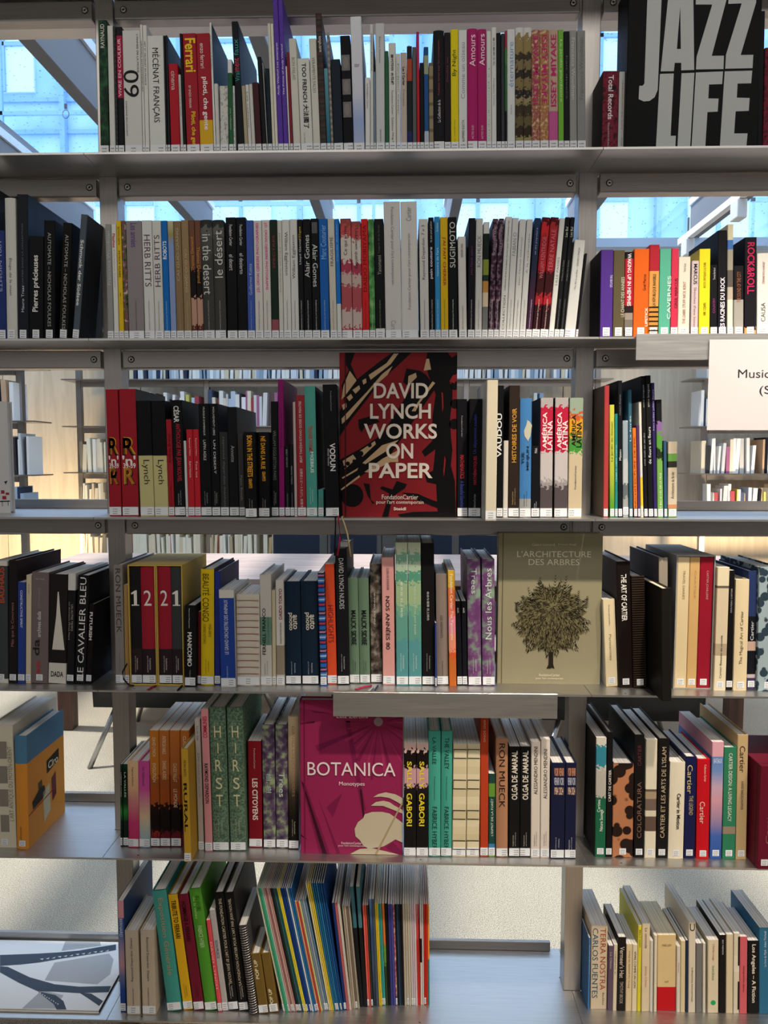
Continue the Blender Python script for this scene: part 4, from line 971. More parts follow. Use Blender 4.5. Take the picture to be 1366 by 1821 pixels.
parse_row(3, 'r', 0.04, """
1073 1082 1075.3 685.6 #a03a3c h s=#5c5450 D=.18
1084.6 1093.3 1084.3 720 L:0=#3a7a2c,0.15=#5c8f2e,0.4=#a3ad3a,1=#bcbc4a c=yellow_green|Le Jardin de demain~3a4a1c~u~.15~.5~.45
1093.6 1099.2 1092.4 736 #2a7a78|Hopla la petite maison~c9e0dc~u~.3~.65~.4
1099.5 1107.3 1096.8 677 #15161c h|Maison~d0d0d0~u~.5~.58~.5|Hubert Duprat~77797c~u~.1~.25~.4
1108 1118 1106.5 748 M:0=#8e9496,0.2=#5c6468,0.35=#a8b0b4,0.6=#8b98a4,1=#a9b4be c=pale_grey L=s
1119.5 1126 1115.5 693.5 #2f5a70 h|La forêt~c4d2d8~u~.2~.4~.4
1127.5 1134.3 1124.3 761 C:0=#2c1a14,0.1=#d2702c c=orange|ARCHITECTURE DE FER~4a2410~u~.1~.9~.35
1134.8 1139.5 1131.4 757 #4c2f5c
1140 1145 1135.2 715 C:0=#d3cf9c,0.1=#d2b530,0.35=#c6c4bc,1=#c9c6bc c=white_and_yellow
1145.6 1152.8 1137 669 #141518 h s=#1a1c20|anne breguet~8e9092~u~.06~.22~.45|une nuit au jardin~a4a6a8~u~.4~.63~.45
1153.3 1163 1147.3 668 #141518 h|anne breguet~a4a6a8~u~.06~.22~.45|de fleurs en fleurs~d4d4d4~u~.36~.62~.5
1163.4 1169.5 1156.8 681 #2d2358|Nos jolies jolies fleurs~b9b3d6~u~.05~.35~.5
1169.9 1180.4 1166.8 711 M:0=#6a9a4c,0.35=#6a9a4c,0.5=#222a1e,0.58=#4f8a3c,0.72=#7c5a92,0.82=#15161a c=green_and_black|À BAS LE CIEL DE LA VILLE~d9e2cf~u~.62~.92~.35
1181.4 1187.2 1180.2 784 #2f4f6c
1188 1204.5 1188.4 785.7 C:0=#4f7f40,0.12=#b07a58,0.17=#b5aa97,0.66=#2a2a26,0.74=#5a8a44,0.84=#aaa08e c=beige_and_green|Architecture de la vie~4a4238~u~.4~.75~.35
""", sticker='S', st_h=0.015)

# ---- fourth shelf
parse_row(4, 'l', 0.04, """
-10 14.6 -12 998 C:0=#c9c5bb,0.035=#3a4042,0.96=#c9c5bb h c=white n=a_dark_panel_and_red_lettering|BAUHAUS~b0482c~u~.05~.34~.4~.6~b
15.3 30.8 15.2 997 #1f1c1d h s=#241a22 D=.2|Más que lo Concretos~a06a60~u~.34~.7~.4
31.2 45 31.3 1035.5 #2b3f84|CONSTRUCTIVE SPIRIT~bcc6e0~d~.08~.45~.3~.5~b
45.5 55 46.5 1023 #c2b69c|arp et tzara~6a6254~d~.08~.17~.3
55.3 85.4 56.5 1018.5 #6a5f60 h|archives dada~d6d0ce~u~.35~.58~.22~.45|marc dachy~a89e9e~h~.05~.07~.55|chronique~8a7f80~u~.14~.32~.2~.45|da~2a2628~u~.6~.75~.4~.3~b|dada~a83438~u~.8~.93~.25~.4~b
85.8 117.4 88.8 1022 C:0=#c6c3bb,0.185=#221e1e h c=black n=a_white_wedge L=0|DADA~1d1b1b~h~.89~.94~.7~.5~b
118.2 131.6 120.3 1020 C:0=#1b1a1c,0.845=#c4c3c0 c=black_and_white|UN AUTRE TEMPO~9c9a9a~d~.28~.52~.3~.62|Les décorations d'Ernest Pétard~9c9a9a~d~.26~.6~.2~.28
132.4 152.2 139 1023.6 #17171a h s=#141416|LE CAVALIER BLEU~d3d3d0~u~.02~.95~.55
152.8 163.8 158.4 1074.7 #171215 h s=#0f0e11|FUTURISM~d6d3d0~d~.1~.45~.55~.5~b
""", sticker='s', st_h=0.013)
parse_row(4, 'c', 0.043, """
204.7 222.2 200 1004.7 #7d7876 h D=.2 y=1216|RON MUECK~3a3636~d~.03~.57~.55|FondationCartier~55504e~d~.75~.9~.12
222.6 230.8 219.5 1040 #9c7c4c L=w
""", pub=2)
skip(4, 'c', 4)
parse_row(4, 'c', 0.043, """
328.6 348 328.8 1076.7 #141416 h y=1221 s=#17171a|Raymond Depardon~c9c9c9~d~.04~.28~.13~.4|MANICOMIO~d9d9d6~d~.33~.75~.4~.45~b|FondationCartier~9a9a9a~d~.8~.93~.12
350.5 357.4 348.8 1088 #5c1a20
358 381.2 350.8 1012 #cdb01d r y=1218 s=#3c2c30 F=5c5010,d|BEAUTÉ CONGO~3c3410~d~.04~.45~.6~.45|1926-2015~4a4216~d~.47~.58~.2~.7|CONGO KITOKO~4a4216~d~.47~.64~.2~.3
381.8 392 376.5 1016 #27327c h s=#20264c
393 419.6 388.6 1049.4 C:0=#c4c3bc,0.08=#23408e,0.915=#c6c5be h s=#b9b9b4 y=1222 c=white n=a_blue_title_panel L=w|LE GRAND ORCHESTRE DES ANIMAUX~c6d0e6~u~.1~.66~.25~.45|FondationCartier~9fb0d6~u~.78~.9~.1~.45
420.3 463 418.3 1057 #c4bcb0 r y=1219 c=bare_cream n=rows_of_red_binding_threads
463.6 484 458 1022.4 C:0=#bcb9b3,0.36=#bcb9b3,0.365=#5e8272,0.62=#bab7b1 h y=1219 s=#b0aea8 c=pale_grey n=a_green_band F=6a6866,u|FERNELL FRANCO~1c1c1e~u~.3~.72~.3~.35~b|CALI CLAIR-OBSCUR~3f4a44~u~.38~.63~.12~.72
484.5 491.4 481 1050.5 #b9ae94
492 506.4 485.4 1032 C:0=#c0bdb8,0.1=#8a8070,0.38=#c2bfba y=1219 c=pale_grey n=a_photo_foot|DAIDO TOKYO~7c2030~u~.08~.37~.4~.6~b|DAIDO MORIYAMA~3a3436~u~.4~.6~.22~.6
509 536.6 504.2 1034 #152536 r y=1217 F=b5bcc4,d|auto~c9c3b4~d~.32~.46~.3~.68~b|photo~c9c3b4~d~.3~.47~.34~.38~b
538 567.6 534.8 1033.5 #152536 r y=1217 F=b5bcc4,d|auto~c9c3b4~d~.32~.46~.3~.68~b|photo~c9c3b4~d~.3~.47~.34~.38~b
570.4 581.6 564.7 1019 S:#2a5ea8,#2a5ea8,#12305c,#b23048,#12305c,#2a5ea8,#8fa8c6,#2a5ea8,#1f2a34,#a86a9c,#1f2a34,6 c=blue n=woven_stripes
582.8 600 577.2 1003.4 #cb4a2a y=1217|HIGHLIGHTS~74202c~d~.34~.65~.55
600.7 621.5 595.7 976 #17161a h y=1218 F=aeb0b2,d|DAVID LYNCH NUDES~b5b7b8~d~.07~.44~.4
622.6 640 618.7 1028.8 #5c7460 r y=1215 F=2f3a32,d|MALICK SIDIBE~17191a~d~.3~.63~.5~.5~b
640.6 658.8 637.2 1028.8 #5c7460 r y=1215 F=2f3a32,d|MALICK SIDIBE~17191a~d~.3~.63~.5~.5~b
660 680 657.4 1003 N:#1f1b1a,#4a423c,#8a8076,55 c=dark_brown n=a_forest_photo h y=1215|IRVING PENN~c6c0b8~d~.24~.5~.12~.4
681 702.8 678.4 992 #c58f8b h y=1218|NOS ANNÉES 80~2e1c1e~d~.3~.72~.4~.5~b|BIENVENUE EN VERITE~5a3c3c~u~.08~.25~.2
705.3 726.5 703 965 M:0=#4f8a8e,0.32=#5a9084,0.5=#6a9a80,0.56=#8fa883,0.72=#4f8a74,0.8=#9db09a,0.86=#6f9a84,0.92=#aab39c h y=1219 c=teal n=painted_hills F=cfdcd4,d|東京画 石上純也~d6ded2~d~.27~.52~.2
727 750.2 725 965 M:0=#4f8a8e,0.32=#5a9084,0.5=#6a9a80,0.56=#8fa883,0.72=#4f8a74,0.8=#9db09a,0.86=#6f9a84,0.92=#aab39c h y=1219 c=teal n=painted_hills F=cfdcd4,d|FREEING ARCHITECTURE JUNYA ISHIGAMI~c6d2b8~d~.3~.64~.18
751 773.6 749.4 966 #131214 h y=1219 F=9a9a98,d|自由な建築 石上純也~c6c6c4~d~.34~.54~.18
774 777 773.4 1108 #2f3f84
777.5 797.8 774.2 1021 #7c7068 r y=1218|LES VISITANTS~3c3430~d~.37~.57~.2~.45|FondationCartier~4a423c~d~.78~.92~.14
799.2 812.2 795.2 1014.7 M:0=#b5602a,0.25=#c0522a,0.3=#d2846a,0.45=#cf7a8c,0.6=#d26a54,0.72=#cc6a34,0.85=#c9a02a y=1220 c=orange n=a_floral_pattern L=0|Fondation Cartier The Yanomami~e6d9c9~d~.03~.6~.4
813.6 822.5 809.8 1069 #121319 y=1219|exit~c9c9c9~d~.08~.14~.4
822.8 831.4 820.6 1069 #121319 y=1219|exit~c9c9c9~d~.08~.14~.4
833 856.3 830.7 994.7 N:#5c3560,#6a4470,#75907a,45 r y=1219 c=purple n=a_leaf_pattern_and_short_title F=b9aeb9,d|Trees~a9bcb0~d~.07~.27~.4
858 880.2 857.2 994.7 N:#5c3560,#6a4470,#75907a,45 r y=1219 c=purple n=a_leaf_pattern_and_long_title F=b9aeb9,u|Nous les Arbres~bccbc2~u~.07~.63~.5
""", pub=2)
parse_row(4, 'r', 0.045, """
1078 1099.5 1072 1066.5 #cdbf9e h y=1221 s=#c2bba6|To have and to hold a~5c5440~d~.06~.3~.12|Parisiennes~77704c~d~.4~.7~.2
1100 1126 1094.8 999 #17110f h y=1223 s=#3a3230 D=.19|THE ART OF CARTIER~d6d3cc~d~.1~.47~.4~.5~b
1127 1151 1122.5 1025 S:#0f0d0c,#0f0d0c,#3c2c20,48 h y=1224 c=black n=fine_brown_lines
1177.5 1195 1176.5 1047 #171514 h y=1247 s=#161413 cream L=0 c=black n=gilt_pages_jutting_over_the_edge
1172 1188 1172 992 M:0=#2c2a2c,0.55=#3a3434,0.62=#a83c38,0.75=#8a8276,1=#a39c8c h c=grey n=a_red_circle s=#3a3a44 L=0
""", sticker='s', st_h=0.013)
skip(4, 'r', 3)
parse_row(4, 'r', 0.045, """
1266 1291 1262.5 1009 C:0=#cfc4a8,0.28=#cfc4a8,0.285=#a3937c,0.38=#c2b49a,0.83=#5c544a,0.85=#cfc4a8 c=cream n=a_collage_panel y=1228|Cartier Beautés du monde~1d1a18~u~.55~.9~.18
1291.4 1302.4 1288.8 1014.5 #141214 y=1227|NOUVEAU CARTIER~a09a98~u~.15~.35~.25
1303.7 1327.5 1300.8 1030.6 #cfbf9c r y=1228|The Magical Art of Cartier~5a4a3c~u~.28~.76~.3
1328 1343.6 1324.5 1015.6 C:0=#3a3452,0.1=#b5a8ac,0.13=#14161c,0.33=#b59a8c,0.41=#14161c,0.62=#26335c h y=1227 c=navy|Cartier~c9ccd6~u~.42~.58~.35
1344 1384 1341.5 1008.6 V:#2a3a46,#8fa0a8,60 h c=silver_blue n=a_blurred_jewel_photo y=1229
""", sticker='s', st_h=0.013, prev=(base_point(1265.6, 0.046, SH[4]+PT).x+0.0006, 0.0, 0.276))

# ---- fifth shelf
parse_row(5, 'l', 0.032, """
-12 30 -20 1290 #c4bda9 h y=1507 s=#b9b4a6 D=.2 n=small_sculpture_photos|L'ART ANTIQUE DU MOYEN-ORIENT~6a6458~u~.17~.78~.22~.85
31 52 26.2 1309 C:0=#c88433,0.755=#4a7494 r y=1509 c=orange n=a_blue_head D=.17|UN ART DU VOYAGE~4a3418~u~.8~.93~.14~.4
""", sticker='s', st_h=0.013)
parse_row(5, 'c', 0.034, """
208 218 207.4 1359 L:0=#14211a,0.3=#17251d,0.42=#2c7a34,0.52=#123018,0.9=#0f1512,1=#1a3a2c c=dark_green s=#143a30 y=1505|FABRICE HYBER~c9d6c9~d~.1~.4~.35
219.5 228.8 216.6 1359 L:0=#14211a,0.3=#17251d,0.42=#2c7a34,0.52=#123018,0.9=#0f1512,1=#1a3a2c c=dark_green y=1505|LA VALLÉE~c9d6c9~d~.1~.4~.35
229.2 248 225.8 1354 L:0=#b5305c,0.3=#b8386a,0.55=#b97a78,0.7=#c99f7c,1=#cfae88 c=peach_and_pink r y=1506|Yagwoia Kutkuna~4a3434~d~.06~.28~.2
248.6 267.8 245.4 1354 L:0=#8aa3b4,0.15=#9aabb0,0.35=#c4ad8c,0.5=#c08a8c,0.68=#bb4a8e,1=#b8468f c=magenta_and_blue r y=1506|les habitants~4a2c40~d~.06~.28~.2
268.4 285 262.4 1299 M:0=#5c1a24,0.1=#8a2c20,0.13=#17100f,0.3=#1d1210,0.36=#94481e,0.5=#8c4a20,0.6=#b06a24,1=#bd7a22 c=orange_sunset n=dark_foot y=1506|DAVID LYNCH~d6c2a4~d~.06~.22~.35|EVOLUTION~d6c2a4~d~.28~.44~.35
285.4 303.6 279.4 1299 M:0=#5c1a24,0.13=#17100f,0.3=#1d1210,0.36=#94481e,0.5=#8c4a20,0.6=#a8602a,1=#b8742a c=orange_sunset n=dark_foot y=1506|PATRICIA NAILS~d6c2a4~d~.05~.2~.35|DANIEL AUDRY~d6c2a4~d~.26~.42~.35
304.4 322.8 298.4 1299 M:0=#5c1a24,0.13=#17100f,0.3=#1d1210,0.36=#94481e,0.5=#8c4a20,0.6=#a8602a,1=#b8742a c=orange_sunset n=dark_foot y=1506|CLAUDE VIALLAT~d6c2a4~d~.28~.44~.35|LE MONDE~d6c2a4~d~.5~.66~.35
323.2 339 317.4 1299 M:0=#5c1a24,0.13=#17100f,0.3=#1d1210,0.36=#94481e,0.5=#8c4a20,0.6=#a8602a,1=#b8742a c=orange_sunset n=dark_foot_behind_the_gold_book y=1506 L=0|CLAUDE V~d6c2a4~d~.05~.2~.35
328 340.4 321 1332 #b8922f h y=1533 s=#a8842c c=gold n=wide-spaced_lettering_sticking_out|RURAL~1d180c~d~.3~.73~.5~.45~b|NORA BATES~3a3010~d~.1~.24~.35
353.2 363.4 345.6 1279 #b0a8a0 y=1512|Sarah Sze~6a6460~d~.05~.16~.4|De nuit en jour~6a6460~d~.26~.6~.3
365 378.4 356.8 1261 #c9898f y=1514 s=#4c3a34|COMMUNES~b0203c~u~.05~.2~.55~.5~b|RAYMOND DEPARDON~1d1518~d~.38~.66~.5~.5~b
379.6 408.4 370.4 1258 N:#3e5344,#526a57,#6f8670,260 c=sage_green r y=1512 F=a8b09a,d|H~c6c29a~h~.125~.205~.42|I~c6c29a~h~.245~.315~.06|R~c6c29a~h~.36~.44~.4|S~c6c29a~h~.485~.565~.4|T~c6c29a~h~.605~.685~.42
410.6 438.6 403.4 1258 N:#3e5344,#526a57,#6f8670,260 c=sage_green r y=1512 F=a8b09a,d|H~c6c29a~h~.125~.205~.42|I~c6c29a~h~.245~.315~.06|R~c6c29a~h~.36~.44~.4|S~c6c29a~h~.485~.565~.4|T~c6c29a~h~.605~.685~.42
443 467 440.3 1317.7 #741420 y=1507 s=#5c101a|LES CITOYENS~dcd0cc~d~.35~.74~.4~.5~b|FondationCartier~b9a0a0~d~.07~.26~.13
469.5 491 466 1289 N:#3a2c44,#5a4c60,#8a9a74,60 c=purple n=a_leaf_pattern r y=1507|樹, 樹~a9bcb0~d~.39~.55~.45
492 513.3 490 1289 N:#3a2c44,#5a4c60,#8a9a74,60 c=purple n=a_leaf_pattern r y=1507|Trees~b9c6be~d~.38~.58~.45
514 532 512.4 1274 L:0=#15130f,0.25=#1a1612,0.42=#3a3028,0.6=#97826a,1=#b8a283 c=beige_and_black r y=1509 F=b9b09a,d|DAVID LYNCH NUDES~8a7654~d~.07~.6~.25
""", pub=2)
skip(5, 'c', 1)
parse_row(5, 'c', 0.026, """
718.2 740 718.4 1321.5 M:0=#8a8688,0.05=#141214,0.55=#1d1518,0.62=#b98f98,0.78=#17100f,0.93=#c9a9a4 c=black_and_pink y=1523|SALLY~d8c42e~d~.16~.4~.38~.45~b|GABORI~d8c42e~d~.44~.73~.45~.45~b
740.4 762 740.7 1321.5 M:0=#8a8688,0.05=#141214,0.55=#1d1518,0.62=#b98f98,0.78=#17100f,0.93=#c9a9a4 c=black_and_pink y=1523|SALLY~d8c42e~d~.16~.4~.38~.45~b|GABORI~d8c42e~d~.44~.73~.45~.45~b
762.5 783.4 762.6 1299.6 #3f9484 r y=1522|LA VALLÉE~17302c~d~.05~.26~.4~.5|FABRICE HYBER~17302c~d~.6~.94~.4~.5|FondationCartier~20423c~d~.36~.55~.12
784 803.3 785.3 1299.6 #3f9484 r y=1522|THE VALLEY~17302c~d~.05~.3~.4~.5|FABRICE HYBER~17302c~d~.6~.94~.4~.5|FondationCartier~20423c~d~.36~.55~.12
804 828.4 806.3 1323 S:#c9bd9c,#cfc4a6,#c2b694,5 c=sewn_cream y=1523
829.2 852.3 830.8 1323 S:#c9bd9c,#cfc4a6,#c2b694,5 c=sewn_cream y=1523
854 868.3 854.4 1268 #a83c22 y=1523 s=#8a3220|BIRD SONG~d6a890~d~.05~.2~.25
868.8 880.6 868.8 1376 C:0=#7aa03c,0.07=#3a78a8,0.15=#1d4038,0.72=#5c8a34,0.88=#1d4038 c=green y=1523|L'ESPRIT DE LA FORÊT~d3dcc9~u~.3~.75~.4
882.2 903 882.4 1313 #a07458 r y=1523|RON MUECK~1d1714~d~.04~.58~.5
905 924 906.2 1327.5 #131314 y=1524 F=b5b0a8,u|OLGA DE AMARAL~cfc8bc~u~.04~.48~.55~.5~b
924.5 943.2 925 1327.5 #131314 y=1524 F=b5b0a8,u|OLGA DE AMARAL~cfc8bc~u~.04~.48~.55~.5~b
944 960.4 944.8 1319.6 #c9bfb6 y=1525 F=5c5450,u|ALESSANDRO MENDINI~2c2826~u~.04~.45~.4
961 977.3 962.4 1315 #cbc2b9 y=1525 F=5c5450,u|ALESSANDRO MENDINI~2c2826~u~.08~.5~.4
978.8 1003.6 981 1357 #171b36 h y=1527 F=b9b4b9,d|VOIR VENIR~c98a68~h~.05~.135~.7~.55~b|VENIR VOIR~b4b6c9~h~.15~.23~.7~.55~b|1984 2024~c9a890~h~.25~.33~.65~.55~b
1004.2 1025.5 1004.8 1357 #171b36 h y=1527 F=b9b4b9,u|VOIR VENIR~c98a68~h~.05~.135~.7~.55~b|VENIR VOIR~b4b6c9~h~.15~.23~.7~.55~b|1984 2024~c9a890~h~.25~.33~.65~.55~b
""", pub=2)
parse_row(5, 'r', 0.034, """
1056 1077 1058.3 1312 M:0=#1d5c42,0.48=#1d5c42,0.5=#a8a49c,0.72=#b9b4aa,0.76=#2f7a8c,0.93=#c2beb4 c=green n=a_picture_head s=#2c2b2c D=.19|Cartier~cfe0d4~u~.52~.62~.28~.3|Nature Sauvage~dfe8e0~u~.6~.78~.4~.6
1077.4 1088 1080.6 1302 #121113 h s=#2c2826 D=.19|L'ART DE CARTIER~c9c2bc~u~.3~.55~.45~.5~b
1089 1125.8 1090.8 1358 V:#241814,#a8704e,40 h s=#1c2029 c=leopard_spotted
1127.6 1145.6 1128.7 1307 #131112 h s=#121418 D=.2|COLORATURA~7a5c4c~u~.38~.84~.42|CARTIER~5c3038~u~.08~.25~.35
1146.2 1166.4 1149.5 1315.5 C:0=#cfc8b4,0.22=#cfc8b4,0.225=#5c4a40,0.35=#c9c0ac,0.4=#6a5a50,0.5=#9c8a70,0.56=#5c5048,0.58=#cfc8b4 c=cream n=photo_panels D=.19
1167 1186.8 1172 1313.5 #151313 h s=#1b1718 D=.2|CARTIER ET LES ARTS DE L'ISLAM~b9a68a~u~.07~.83~.4
1188 1214.8 1192 1355 #d3cbb6 r s=#b9b6a8|Cartier in Motion~3a3632~d~.32~.69~.26~.6~b
1216 1236 1219.8 1346 #171a44 h|Cartier~c6b27c~d~.08~.36~.45~.4|THE LEGEND~b5a478~d~.38~.57~.35~.55
1238 1260.3 1240.4 1350 #b5141f r|Cartier~dcbfae~d~.42~.64~.4~.4|Collection Cartier~e0c9bc~d~.05~.22~.16~.6
1262.5 1283.2 1267.3 1319.6 L:0=#2f4f96,0.2=#3f5fa8,0.35=#9a7f9c,0.5=#c490a0,0.62=#b49ab0,0.75=#6a86b8,0.87=#5a7cb4,0.88=#cf9aa8,1=#cf9aa8 c=pink_and_blue D=.19|BATEAUX~d6dcea~h~.14~.18~.7
1284.6 1307.8 1288.2 1329.5 C:0=#2f7456,0.22=#2f7456,0.225=#8a7a68,0.29=#2f7456 h c=green n=a_jewelled_band D=.19|CARTIER DESIGN: A LIVING LEGACY~d6ddd0~d~.05~.66~.28
1308.5 1327.5 1312 1307 #b59c74 h D=.2|Cartier~2a2018~d~.09~.3~.5~.45|HANS NADELHOFFER~5c4c38~d~.37~.6~.25
""", sticker='s', st_h=0.013)

# ---- bottom shelf
parse_row(6, 'c', 0.03, """
210 224.4 204.8 1602 L:0=#1f3a86,0.2=#27468f,0.33=#6a6f96,0.42=#b98a96,0.52=#a88aa0,0.7=#4a66a0,0.84=#27468c,0.85=#c98a96,1=#c98a96 c=pink_and_blue s=#23406c y=1799|BERNARD~cfd6e6~d~.16~.32~.5
226 249.6 221.4 1656 #b5a896 h y=1804|Raymond Depardon  Désert~2f2a26~u~.08~.6~.22|FondationCartier~55504a~u~.68~.9~.12
253.4 277.6 249 1655 #b5a896 h y=1804|Raymond Depardon  Desert~2f2a26~d~.08~.6~.22|FondationCartier~55504a~d~.68~.9~.12
299 324.4 270.4 1584 #3f8f86 r y=1797 s=#1f6a66|Exposition Générale~a8906c~d~.06~.7~.45
326.4 343.8 296.4 1591.6 #d2a41f h y=1796 s=#8a6c20 F=5c4a14,d|TRIBUTE TO FERRARI~2c230c~d~.05~.38~.5~.5~b
345.6 363.8 316.4 1591.6 #6a1a2c h y=1797 s=#5c1420 F=4a101c,d|HOMMAGE À FERRARI~2c0a12~d~.06~.4~.5~.5~b
366 387.6 336 1581 #4b8c2c r y=1796 s=#3f7a22|石の街~2a4a18~d~.05~.18~.35~.65|de la vallée~9cc47c~d~.06~.24~.2~.35|FABRICE HYBER~b5d69c~d~.3~.48~.35
388.2 395.4 366.4 1636.6 #d24a52 y=1799|DAVID LYNCH~e6c0c0~d~.24~.75~.4
396 406.4 372 1619 #a8a3a3 y=1798|RON MUECK~33335c~d~.3~.48~.5
407 424.8 380 1588 #131314 h y=1797 F=c9c4b8,d|THE FONDATION CARTIER POUR L'ART BY JEAN NOUVEL~c4b8a0~d~.05~.78~.4
426 442.6 399 1588 #131314 h s=#2c2826 y=1798 F=c9c4b8,d|LA FONDATION CARTIER POUR L'ART PAR JEAN NOUVEL~c4b8a0~u~.05~.78~.4
""", pub=2)
ROW6_PLACE = True
parse_row(6, 'r', 0.058, """
1039.4 1048.4 1041.5 1668 #3f74a8 s=#2f5a86 L=0|Roselyne Bouchoux~c9d8e6~d~.1~.5~.35
1050 1079.3 1052 1646 #c4b49c y=1794 L=0|TERRA NOSTRA~9c4c30~d~.03~.77~.34~.72|CARLOS FUENTES~2f5570~d~.03~.87~.34~.25|folio~5c4a3c~d~.8~.95~.12~.78
1080 1089.4 1082.4 1682 #5a4a5c L=0|Le Clézio~b9aebb~d~.1~.35~.35
1089.8 1096.8 1091.3 1680 #c9bea6 L=0|roberto s.~4a4238~d~.1~.45~.4
1097.2 1111.6 1100 1666.6 #1c1716 L=0|Vermeer's Hat~cfc6bb~d~.13~.55~.55|TIMOTHY BROOK~a89e94~d~.6~.9~.4
1112.6 1123.4 1113.8 1679 #ccb893 L=0|Perec La pensée de Paris~6a5a44~u~.1~.65~.35
1123.8 1132.8 1124.6 1680 #cfc4a8 L=0|VIVRE COMME UN LION~2c2824~d~.1~.65~.4
1133.2 1139.8 1133.4 1646 #cdc236 s=#c4bd4c L=0|BILLY NAM~4a4616~d~.05~.25~.4
1141 1155.3 1141.7 1642.6 #ccbda0 L=0|Josep Llinas~c4887c~d~.48~.72~.4|La seconde~7c4c40~d~.05~.28~.3
1155.7 1161.5 1156.2 1673 #c3c0b8 L=0
1163 1168.4 1164.2 1664 #cfc6b2 L=0
1168.8 1202 1169.6 1663 C:0=#b5141c,0.31=#cbb384 c=cream n=a_red_band y=1797 L=0 cream|MARC LEVY~5c4a34~h~.12~.15~.5|nrf~5c4a34~h~.6~.63~.2
1203 1210 1203.7 1683 #cac3b6 L=0|Prévert~c08a84~d~.25~.4~.4
1210.4 1218.8 1210.6 1673.5 #c9b994 L=0
1219.2 1224 1219.4 1672.5 #1f2c44 L=0
1224.4 1237 1224.8 1639.5 #c9bfac L=0|U~2c2a2a~h~.02~.1~.7|éblouissants bouchages~3f3a38~u~.5~.88~.3
1237.6 1249 1238.4 1678 #6d6c6c L=0
1250 1255.4 1250.3 1678 #c4c0b4 L=0
1259 1278 1259.4 1671.7 #ccc0a6 n=a_green_dot L=0|L'herbe rouge~a0564a~d~.06~.28~.25|André Breton~5c8a5c~d~.35~.55~.25
1279 1291 1279.8 1663 #161414 L=0|SIX MEMOS~c9c9c9~d~.06~.25~.2
1291.4 1303.8 1292.2 1662 #c9bb9e L=0
1304.6 1315 1305.7 1660 C:0=#cbc2ae,0.36=#cbc2ae,0.52=#d2cbba,0.72=#cbc2ae c=cream n=a_black_edge L=0
1315.4 1329 1315.4 1666 #c25a62 L=0|marguerite duras~5c2430~d~.38~.72~.3
1330 1349.4 1330.4 1673 #151314 L=0|Los Angeles – A Fiction~d3ccc0~d~.05~.85~.45~.5~b
1350.6 1372 1350.8 1650 #2c6486 L=0|Le livre du Myth · Adam Thirlwell~b9ccd8~u~.04~.45~.25
""", sticker=None)

# ---- after the JAZZ box on the top shelf of the right bay
skip(1, 'r', 1)
parse_row(1, 'r', 0.035, """
1346.5 1356 1352 20 #17171c h L=0
1356.5 1382 1361 85 N:#3a1420,#7a2435,#1d1216,70 c=dark_red n=tartan_pattern L=0
""", edge=True)

